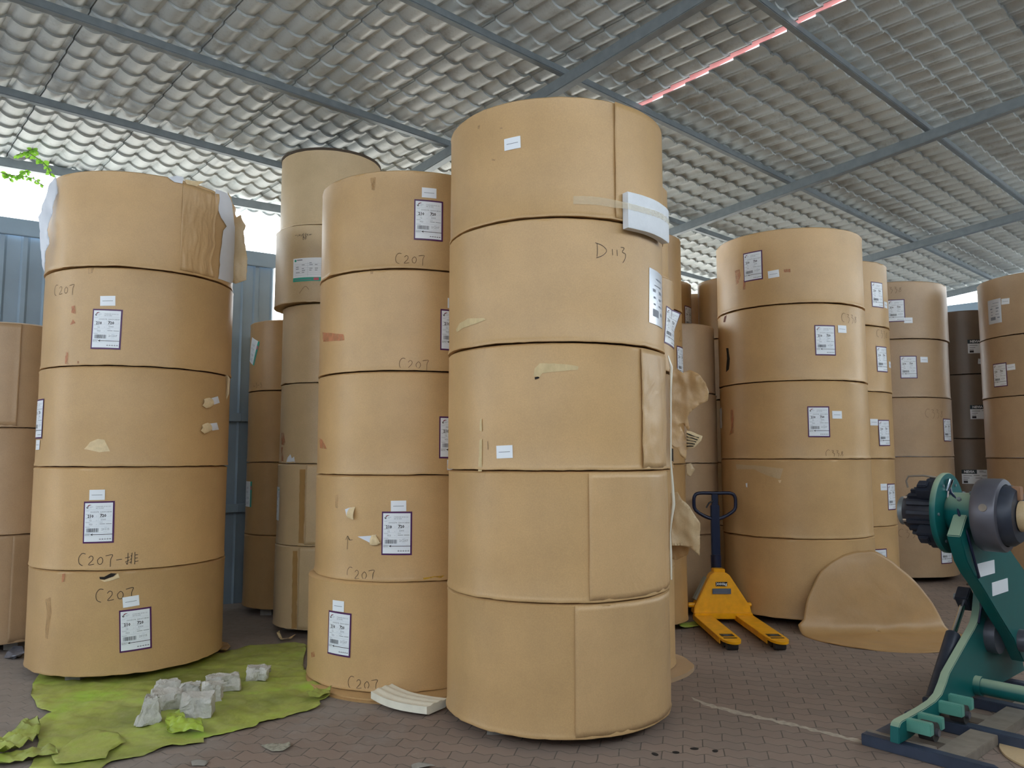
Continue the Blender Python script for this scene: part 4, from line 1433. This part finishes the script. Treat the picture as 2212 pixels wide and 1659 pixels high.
for i, (px, py, dx, dy, dz, rz, lab_) in enumerate([
        (311, 1569, .125, .11, .155, .3, 'pointed upright chunk of broken concrete, frontmost left on the green tarp'),
        (350, 1512, .15, .12, .10, .5, 'flat-topped concrete chunk farthest back left on the tarp, behind another'),
        (352, 1537, .17, .12, .105, .6, 'broad concrete chunk behind the pointed upright one on the tarp'),
        (402, 1517, .13, .10, .10, .2, 'angular concrete chunk behind the frontmost right block on the tarp'),
        (414, 1555, .18, .14, .125, .25, 'largest blocky concrete chunk at the front right of the cluster'),
        (452, 1521, .12, .11, .11, .4, 'upright concrete block just in front of the notched pair piece'),
        (477, 1496, .20, .11, .10, .35, 'long notched concrete block at the back right of the cluster'),
        (551, 1473, .155, .12, .09, .15, 'lone concrete block apart from the cluster, nearest the slim stacks')]):
    p = floor_at(px, py, 0.012)
    vs, fs = rock(i * 1.7 + 3, (dx, dy, dz), 0.034 if i in (0, 3) else 0.024, 8)
    if i == 0:
        vs = [Vector((c.x * (1 - 0.45 * c.z / dz) + 0.015 * c.z / dz, c.y * (1 - 0.3 * c.z / dz), c.z)) for c in vs]
    if i in (6, 7, 4):
        vs = [Vector((c.x, c.y * (0.80 if abs(c.x - 0.02) < 0.016 and c.y < 0 else 1), c.z)) for c in vs]
    o = mesh_obj('concrete_chunk', vs, fs, STONE, None, None, False, (p.x, p.y + dy * 0.5, 0.016))
    o.rotation_euler = (0, 0, rz)
    auto_smooth(o, 28)
    tag(o, lab_, 'concrete chunk')


# small litter on the floor
def scrap(name, poly, mat, label, cat, z=0.004, amp=0.02, seed=1.0, step=0.02):
    o = floor_sheet(name, poly, mat, None, z, amp, seed, step, 0.0, 0.8)
    return tag(o, label, cat)


scrap('cardboard_scrap', [(468, 1402), (480, 1394), (492, 1397), (498, 1408), (492, 1416), (474, 1414)], KRB, 'brown cardboard scrap on the tarp edge beside the leftmost full stack', 'cardboard scrap', 0.02, 0.05, 2.0)
scrap('paper_scrap', [(597, 1378), (603, 1374), (610, 1383), (622, 1384), (640, 1377), (618, 1389), (605, 1388)], TORN, 'torn pale paper scrap on the floor before the slim six-roll stack', 'paper scrap', 0.004, 0.05, 3.0)
scrap('plastic_film', [(8, 1423), (25, 1408), (50, 1402), (52, 1420), (36, 1428), (20, 1426)], PLASTIC, 'crumpled grey plastic film on the floor by the left edge', 'plastic film', 0.004, 0.06, 4.0)
scrap('mortar_crumbs', [(563, 1614), (590, 1610), (612, 1612), (626, 1606), (628, 1616), (610, 1626), (588, 1626)], simple('mortar', rgb(150, 146, 132), 0.9, var=0.3, scale=60), 'patch of grey mortar crumbs on the pavers below the tarp', 'mortar crumbs', 0.003, 0.012, 5.0, 0.015)
scrap('mortar_crumbs', [(412, 1650), (432, 1644), (452, 1648), (442, 1656), (415, 1657)], STONED, 'small pale mortar patch at the bottom edge below the tarp', 'mortar crumbs', 0.003, 0.015, 6.0, 0.015)
scrap('mortar_crumbs', [(888, 1655), (905, 1650), (925, 1652), (940, 1660), (890, 1664)], STONED, 'pale mortar patch at the bottom edge under the centre', 'mortar crumbs', 0.003, 0.015, 7.0, 0.015)
scrap('tarp_scrap', [(1446, 1460), (1465, 1456), (1470, 1460), (1450, 1466)], TARP, 'green tarp scrap on the floor right of the centre stack foot', 'tarp scrap', 0.003, 0.02, 8.0)
scrap('tarp_scrap', [(1465, 1352), (1500, 1346), (1530, 1345), (1520, 1354), (1470, 1362)], TARP, 'green tarp scrap on the floor left of the pallet jack', 'tarp scrap', 0.003, 0.03, 9.0)
o = floor_sheet('dust_streak', [(1480, 1500), (1530, 1520), (1600, 1538), (1700, 1560), (1800, 1584), (1880, 1606), (1930, 1625), (1880, 1612), (1790, 1588), (1700, 1566), (1600, 1544), (1520, 1524)], simple('pale_dust', rgb(172, 160, 146), 0.9, var=0.2, scale=30), floor, 0.0012, 0.0, 2.0, 0.04, 0, 3.0)
for m_ in list(o.modifiers): o.modifiers.remove(m_)
for i, (px, py) in enumerate([(1500, 1618), (1545, 1623), (1415, 1630), (1460, 1626)]):
    p = floor_at(px, py)
    mb = MB(); mb.lathe([(0.008, 0.0), (0.020, 0.001), (0.022, 0.003), (0.012, 0.006), (0.0, 0.007)], 14)
    o = mb.build('dirt_clod', DARKHOLE, None, 60, loc=(p.x, p.y, 0.0)); o.scale = (1.1 - 0.2 * (i % 2), 0.7, 1); o.rotation_euler = (0, 0, i)
    tag(o, 'dark dirt clod on the pavers in front of the centre stack, at its right', 'dirt clod', 'dirt clods on the front pavers')

# vine hanging in under the eave at the far left
rnd = random.Random(4)
vn = empty('hanging_vine', (-4.75, 7.05, 4.35))
tag(vn, 'sprig of bright green vine hanging under the eave at the upper left', 'vine')
LEAF = simple('leaf_green', rgb(128, 178, 60), 0.5, var=0.2, scale=20)
m_, nt, b_ = new_mat('leaf'); b_.inputs['Base Color'].default_value = rgb(120, 175, 60)
tr = nt.nodes.new('ShaderNodeBsdfTranslucent'); tr.inputs[0].default_value = rgb(150, 205, 70)
mx = nt.nodes.new('ShaderNodeMixShader'); mx.inputs[0].default_value = 0.5
nt.links.new(b_.outputs[0], mx.inputs[1]); nt.links.new(tr.outputs[0], mx.inputs[2]); nt.links.new(mx.outputs[0], nt.nodes['Material Output'].inputs[0])
yv = 7.05
twigs = [[(35, 335), (58, 328), (78, 340), (92, 350), (104, 362), (110, 380)], [(58, 328), (70, 322), (80, 326)], [(0, 372), (20, 378), (45, 380), (70, 385), (95, 402)], [(40, 380), (52, 370), (60, 372)], [(10, 374), (24, 390)]]
st = MB(); lf = MB()
for tw in twigs:
    P = [at_y(px, py, yv) - vn.location for px, py in tw]
    st.tube(P, 0.004, 6)
    for i in range(len(P) - 1):
        for q in range(3):
            c = P[i].lerp(P[i + 1], q / 3)
            for sd in (-1, 1):
                ln = rnd.uniform(.035, .06)
                d = Vector((sd * rnd.uniform(.3, .8), rnd.uniform(-.5, .5), rnd.uniform(-1, .1))).normalized()
                w_ = d.cross(Vector((0, 1, 0.3))).normalized() * ln * 0.28
                lf.add([c, c + d * ln * .35 + w_, c + d * ln * .75 + w_ * .8, c + d * ln, c + d * ln * .75 - w_ * .8, c + d * ln * .35 - w_], [(0, 1, 2, 3, 4, 5)])
st.build('stem', simple('vine_stem', rgb(96, 110, 60), 0.7), vn)
lf.build('leaves', m_, vn)


# ------------------------------------------------------------------ yellow pallet jack
jk = empty('pallet_jack', (1.995, 6.58, 0))
tag(jk, 'yellow hand pallet jack with a navy handle parked beside the leaning disc stack', 'pallet jack')


def jack_fork(xc):
    mb = MB()
    # top plate with rounded tip, front at y=-.09, heel at y=1.06
    n = 8
    top = [(-.08, 1.06), (-.08, 0.10), (-.074, 0.02)] + [(-.074 + .148 * q / n, 0.02 - 0.10 * math.sin(PI * q / n) ** 0.6) for q in range(1, n)] + [(.074, 0.02), (.08, 0.10), (.08, 1.06)]
    v = [(x + xc, y, 0.085) for x, y in top] + [(x + xc, y, 0.052 if y > 0.1 else 0.066) for x, y in top]
    m = len(top)
    f = [tuple(range(m))[::-1], tuple(m + k for k in range(m))] + [(k, (k + 1) % m, m + (k + 1) % m, m + k) for k in range(m)]
    mb.add(v, f)
    for sx in (-1, 1):
        mb.box(xc + sx * .08 - .004, xc + sx * .08 + .004, 0.10, 1.06, 0.035, 0.083)
    fk = mb.build('fork', YEL, jk, 30)
    s = MB(); s.box(xc - .055, xc + .055, 0.13, 0.22, 0.0855, 0.087); s.build('warning_sticker', BLACK, fk)
    s = MB(); s.box(xc - .055, xc + .055, 0.06, 0.09, 0.0855, 0.087); s.build('warning_sticker', BLACK, fk)
    s = MB(); s.box(xc - .03, xc + .03, 0.155, 0.165, 0.0872, 0.0876); s.box(xc - .03, xc + .01, 0.18, 0.19, 0.0872, 0.0876); s.build('sticker_print', GREY, fk)
    for yy in (0.03, 0.12):
        s = MB(); s.cyl((xc - .045, yy, 0.036), (xc + .045, yy, 0.036), 0.035, seg=18)
        s.build('roller', RUBBER, fk, 40)
    return fk


jack_fork(-0.195); jack_fork(0.195)
mb = MB()
# A-shaped front panel, a shallow box with a folded rim
tri_ = [(-.275, .09), (.275, .09), (.262, .16), (.085, .445), (.05, .47), (-.07, .47), (-.10, .445), (-.262, .16)]
v = [(x, 1.03 + (z - .09) * 0.12, z) for x, z in tri_] + [(x, 1.16 + (z - .09) * 0.05, z) for x, z in tri_]
m = len(tri_)
mb.add(v, [tuple(range(m)), tuple(m + k for k in range(m))[::-1]] + [(k, m + k, m + (k + 1) % m, (k + 1) % m) for k in range(m)])
mb.box(-.275, .275, 1.00, 1.06, .05, .105)
mb.cyl((-.315, 1.10, .165), (.29, 1.10, .165), .022, seg=16)
mb.box(-.06, .05, 1.10, 1.20, .455, .50)
body = mb.build('frame', YEL, jk, 30, bevel=0.006)
s = MB(); s.T = Matrix.Translation((0, 1.022, 0)); s.box(-.055, .055, .0355, .037, .345, .385)
pl = s.build('rating_plate', BLACK, jk)
vs, fs = text_geo('3000kg', .036, 0.02)
mesh_obj('rating_text', [(a[0], 1.0555, .365 + a[1]) for a in vs], fs, WHITE, pl)
s = MB(); s.box(-.09, .085, 1.042, 1.046, .275, .325); ip = s.build('info_plate', simple('grey_blue_plate', rgb(84, 98, 122), 0.4), jk)
s = MB()
for q in range(4): s.box(-.08, .05 + .02 * (q % 2), 1.040, 1.0415, .283 + q * .010, .286 + q * .010)
s.build('plate_print', GREY, ip)
s = MB(); s.cyl((-.245, 1.12, .21), (-.12, 1.17, .41), .028, seg=8); o = s.build('side_sticker', simple('grey_sticker', rgb(120, 116, 100), 0.5), jk, 40)
# pump, steering wheels
s = MB(); s.cyl((0, 1.24, .08), (0, 1.24, .44), .05); s.build('pump', DARKM, jk, 40)
for sx in (-1, 1):
    s = MB(); s.cyl((sx * .04, 1.24, .09), (sx * .095, 1.24, .09), .09, seg=24); s.build('steering_wheel', RUBBER, jk, 40)
s = MB(); s.box(-.042, .042, 1.22, 1.26, .42, 1.10); s.cyl((0, 1.24, .43), (0, 1.24, .62), .05)
hd = s.build('handle_stem', NAVYM, jk, 30, bevel=0.006)
pts = []
loop = [(.0, 1.215), (-.15, 1.215), (-.195, 1.19), (-.205, 1.13), (-.19, 1.05), (-.09, .985), (-.02, .965), (.02, .965), (.09, .985), (.19, 1.05), (.205, 1.13), (.195, 1.19), (.15, 1.215)]
for q in range(len(loop)):
    p0, p1, p2, p3 = (loop[(q + k) % len(loop)] for k in (-1, 0, 1, 2))
    for mq in range(3):
        t = mq / 3
        pts.append(tuple(0.5 * (2 * p1[i] + (p2[i] - p0[i]) * t + (2 * p0[i] - 5 * p1[i] + 4 * p2[i] - p3[i]) * t * t + (3 * p1[i] - p0[i] - 3 * p2[i] + p3[i]) * t ** 3) for i in (0, 1)))
s = MB(); s.tube([(x, 1.24, z) for x, z in pts], .017, 12, True); s.build('handle_loop', NAVYM, hd, 60)
s = MB(); s.tube([(-.02, 1.23, 1.14), (-.06, 1.22, 1.12), (-.09, 1.22, 1.075)], .009, 8); s.build('release_lever', BLACK, hd, 60)
s = MB(); s.box(-.03, .03, 1.225, 1.255, 1.08, 1.21); s.build('stem_head', NAVYM, hd, bevel=.004)

# ------------------------------------------------------------------ green mill roll stand
MX = Vector((.66063, -.75071, 0)); MY = Vector((.75071, .66063, 0))
ms = empty('mill_roll_stand', (2.003, 4.478, 0), math.atan2(MX.y, MX.x))
tag(ms, 'green steel mill roll stand with chuck and brake at the right edge', 'roll stand')
LGREEN = simple('machine_green_lit', rgb(88, 150, 136), 0.4, spec=0.6, var=0.12, scale=6)  # paler green for guide blocks: wear plus front light put into the colour
P_ = [(-.098, .07), (-.089, .153), (-.075, .170), (-.046, .177), (.10, .178), (.258, .181), (.402, .190), (.493, .211), (.568, .262), (.616, .306), (.923, .445), (1.05, .500), (1.109, .531), (1.150, .575), (1.172, .624), (1.201, .700), (1.195, .78), (1.121, .86),
      (1.30, .86), (1.55, .70), (1.80, .45), (1.95, .09), (1.2, .09), (.75, .12), (.35, .10), (.05, .07)]
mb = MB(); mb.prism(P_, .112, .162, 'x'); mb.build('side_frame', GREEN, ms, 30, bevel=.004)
P2 = [(.50, 1.12), (.589, .965), (.674, .891), (.791, .814), (1.114, .566), (1.305, .426), (1.474, .255), (1.75, .2), (1.95, .5), (1.58, .833), (1.404, .938), (1.12, 1.12), (.90, 1.235), (.62, 1.235)]
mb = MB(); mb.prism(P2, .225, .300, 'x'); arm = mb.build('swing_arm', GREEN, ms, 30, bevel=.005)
for (y, z) in ((.883, .903), (1.105, .77)):
    s = MB(); s.box(.300, .303, y - .14, y + .14, z - .04, z + .04); s.build('white_plate', WHITE, arm)
HY, HZ = .75, 1.235
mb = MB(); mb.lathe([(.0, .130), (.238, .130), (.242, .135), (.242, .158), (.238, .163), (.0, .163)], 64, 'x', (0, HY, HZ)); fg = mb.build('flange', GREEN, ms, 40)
for q in range(6):
    a = q * PI / 3
    s = MB(); s.cyl((.163, HY + .19 * math.cos(a), HZ + .19 * math.sin(a)), (.170, HY + .19 * math.cos(a), HZ + .19 * math.sin(a)), .009, seg=6); s.build('bolt', STEEL, fg)
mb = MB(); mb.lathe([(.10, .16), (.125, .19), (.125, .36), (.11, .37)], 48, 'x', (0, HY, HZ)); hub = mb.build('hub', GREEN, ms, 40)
for (x, a) in ((.22, -1.1), (.30, -1.9), (.25, -2.4)):
    s = MB(); cy_, sy_ = math.cos(a), -math.sin(a); s.cyl((x, HY + .12 * cy_, HZ + .12 * sy_), (x, HY + .14 * cy_, HZ + .14 * sy_), .012, seg=8); s.build('bolt', STEEL, hub)
mb = MB(); mb.lathe([(.13, .335), (.205, .335), (.213, .35), (.213, .455), (.207, .465), (.18, .47), (.18, .40), (.10, .40)], 64, 'x', (0, HY, HZ)); dr = mb.build('chuck_drum', DRUM, ms, 40)
mb = MB(); mb.lathe([(.175, .40), (.175, .50), (.15, .535), (.09, .535)], 48, 'x', (0, HY, HZ)); mb.build('chuck_face', DARKM, dr, 40)
for a in (0.5, 2.6, 4.7):
    s = MB(); s.cyl((.41, HY + .205 * math.cos(a + 2.4), HZ + .205 * math.sin(a + 2.4)), (.41, HY + .219 * math.cos(a + 2.4), HZ + .219 * math.sin(a + 2.4)), .022, seg=16); s.build('socket_screw', SLAT, dr, 40)
s = MB(); s.box(.48, .55, HY - .03, HY + .03, HZ + .09, HZ + .17); s.build('jaw', simple('worn_brass', rgb(150, 110, 80), 0.5), dr, bevel=.004)
# air brake behind the flange
mb = MB()
mb.lathe([(.06, -.09), (.10, -.085), (.125, -.05), (.13, .130), (.06, .130)], 40, 'x', (0, HY, HZ))
for q in range(16):
    a = q * PI / 8
    mb.T = Matrix.Translation((0, HY, HZ)) @ Matrix.Rotation(a, 4, 'X')
    mb.box(-.04, .125, .125, .150, -.010, .010)
mb.T = Matrix.Identity(4)
brk = mb.build('air_brake', DARKM, ms, 35)
for a in (1.2, 2.2, -1.3, -2.3, 0.1):
    s = MB(); s.T = Matrix.Translation((0, HY, HZ)) @ Matrix.Rotation(a, 4, 'X')
    s.box(.02, .12, .13, .205, -.045, .045); s.box(.03, .09, .205, .225, -.028, .028)
    s.build('brake_caliper', DARKM, brk, bevel=.006)
mb = MB(); mb.lathe([(.085, -.09), (.088, -.118), (.07, -.125), (.0, -.125)], 40, 'x', (0, HY, HZ)); mb.build('end_cap', STEEL, brk, 40)
for a in (.9, 2.3, 3.6, 5.4):
    s = MB(); s.cyl((-.075, HY + .115 * math.cos(a), HZ + .115 * math.sin(a)), (-.055, HY + .115 * math.cos(a), HZ + .115 * math.sin(a)), .010, seg=8); s.build('bolt', CHROME, brk)
s = MB(); s.tube([(.13, HY - .10, HZ + .215), (.06, HY - .11, HZ + .225), (-.03, HY - .11, HZ + .22), (-.045, HY - .11, HZ + .19), (-.04, HY - .10, HZ + .15)], .006, 8); s.build('brake_pipe', SLAT, brk, 60)
# guide blocks and track rollers
for (y, z) in ((.02, .150), (.165, .150), (.455, .155), (.60, .165)):
    s = MB(); s.box(.158, .285, y - .022, y + .022, z - .034, z + .030); s.build('guide_block', LGREEN, ms, bevel=.004)
for y in (.092, .527):
    s = MB(); s.cyl((.20, y, .118), (.275, y, .118), .050, seg=28); ro = s.build('track_roller', RUBBER, ms, 40)
    s = MB(); s.cyl((.165, y, .118), (.292, y, .118), .020, seg=16); s.build('roller_pin', DRUM, ro, 40)
# tilting cylinder on the far side of the frame
s = MB(); s.cyl((.06, .60, .11), (.06, .98, .46), .043, seg=24); cy = s.build('hydraulic_cylinder', DARKM, ms, 40)
s = MB(); s.cyl((.06, .97, .45), (.06, 1.17, .62), .018, seg=20); s.build('piston_rod', CHROME, cy, 40)
s = MB(); s.box(.02, .10, -.05, .05, -.06, .06); o = s.build('clevis', DARKM, cy, bevel=.006, loc=(0, 1.21, .655)); o.rotation_euler = (0.75, 0, 0)
s = MB(); s.cyl((.015, 1.215, .66), (-.005, 1.215, .66), .022, seg=16); s.build('clevis_pin', STEEL, cy, 40)
s = MB(); s.box(.03, .112, .54, .66, .07, .16); s.build('cylinder_bracket', DARKM, cy, bevel=.006)
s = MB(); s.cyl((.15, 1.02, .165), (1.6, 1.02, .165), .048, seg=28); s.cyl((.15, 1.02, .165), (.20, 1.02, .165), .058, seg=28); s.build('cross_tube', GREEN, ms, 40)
s = MB(); s.cyl((.15, 1.30, .43), (.225, 1.30, .43), .11, seg=32); s.cyl((.30, 1.42, .40), (.44, 1.42, .40), .07, seg=32); s.build('pivot_shaft', DRUM, ms, 40)
s = MB(); s.tube([(.172, .72, 1.44), (.19, .70, 1.36), (.23, .67, 1.32), (.255, .62, 1.24), (.30, .60, 1.14), (.315, .63, 1.02), (.315, .68, .93), (.31, .73, .87), (.20, .86, .80), (.17, 1.13, .78), (.17, 1.16, .62), (.17, 1.10, .53)], .008, 8); s.build('air_hose', NAVYM, ms, 60)
s = MB(); s.cyl((.168, .70, 1.37), (.19, .71, 1.44), .016, seg=10); s.cyl((.17, .70, 1.33), (.175, .70, 1.37), .011, seg=8); s.build('hose_fitting', CHROME, ms, 40)
pc = MB()
pc.T = Matrix.Translation((2.003, 4.478, 0)) @ Matrix.Rotation(math.atan2(MX.y, MX.x), 4, 'Z')
pc.lathe([(.078, .538), (.088, .54), (.088, 1.5), (.078, 1.5)], 40, 'x', (0, HY, HZ))
tag(pc.build('paper_core', KRP, None, 40), 'tan cardboard core held in the chuck of the green roll stand', 'paper core')

# floor track the stand rolls on
tk = empty('floor_track', (2.003, 4.478, 0), math.atan2(MX.y, MX.x))
tag(tk, 'blue-black steel floor track with worn cross plates under the green roll stand', 'floor track')


def track_bar(y0, y1, z1=.062, x1=.56):
    mb = MB()
    pl_ = [(-.06, y0), (x1, y0), (x1 + .05, (y0 + y1) / 2), (x1 + .02, y1), (-.06, y1)]
    mb.prism(pl_, 0.001, z1, 'z')
    mb.build('track_bar', TRACK, tk, 30, bevel=.004)


for y0, y1 in ((-.06, .0), (.50, .58), (1.10, 1.18), (1.70, 1.78)):
    track_bar(y0, y1)
for y0, y1 in ((.0, .50), (.58, 1.10), (1.18, 1.70)):
    mb = MB(); mb.box(.30, .44, y0 + .002, y1 - .002, 0.001, .055); mb.build('track_plate', SLAT, tk, bevel=.003)
    mb = MB(); mb.box(-.06, .03, y0 + .002, y1 - .002, 0.001, .040); mb.build('track_plate', TRACK, tk, bevel=.003)
    mb = MB(); mb.box(.03, .30, (y0 + y1) / 2 - .05, (y0 + y1) / 2 + .05, 0.001, .034); mb.build('track_plate', SLAT, tk, bevel=.003)
mb = MB(); mb.box(-.06, .30, .002, .03, .001, .066); mb.build('track_plate', SLAT, tk, bevel=.003)
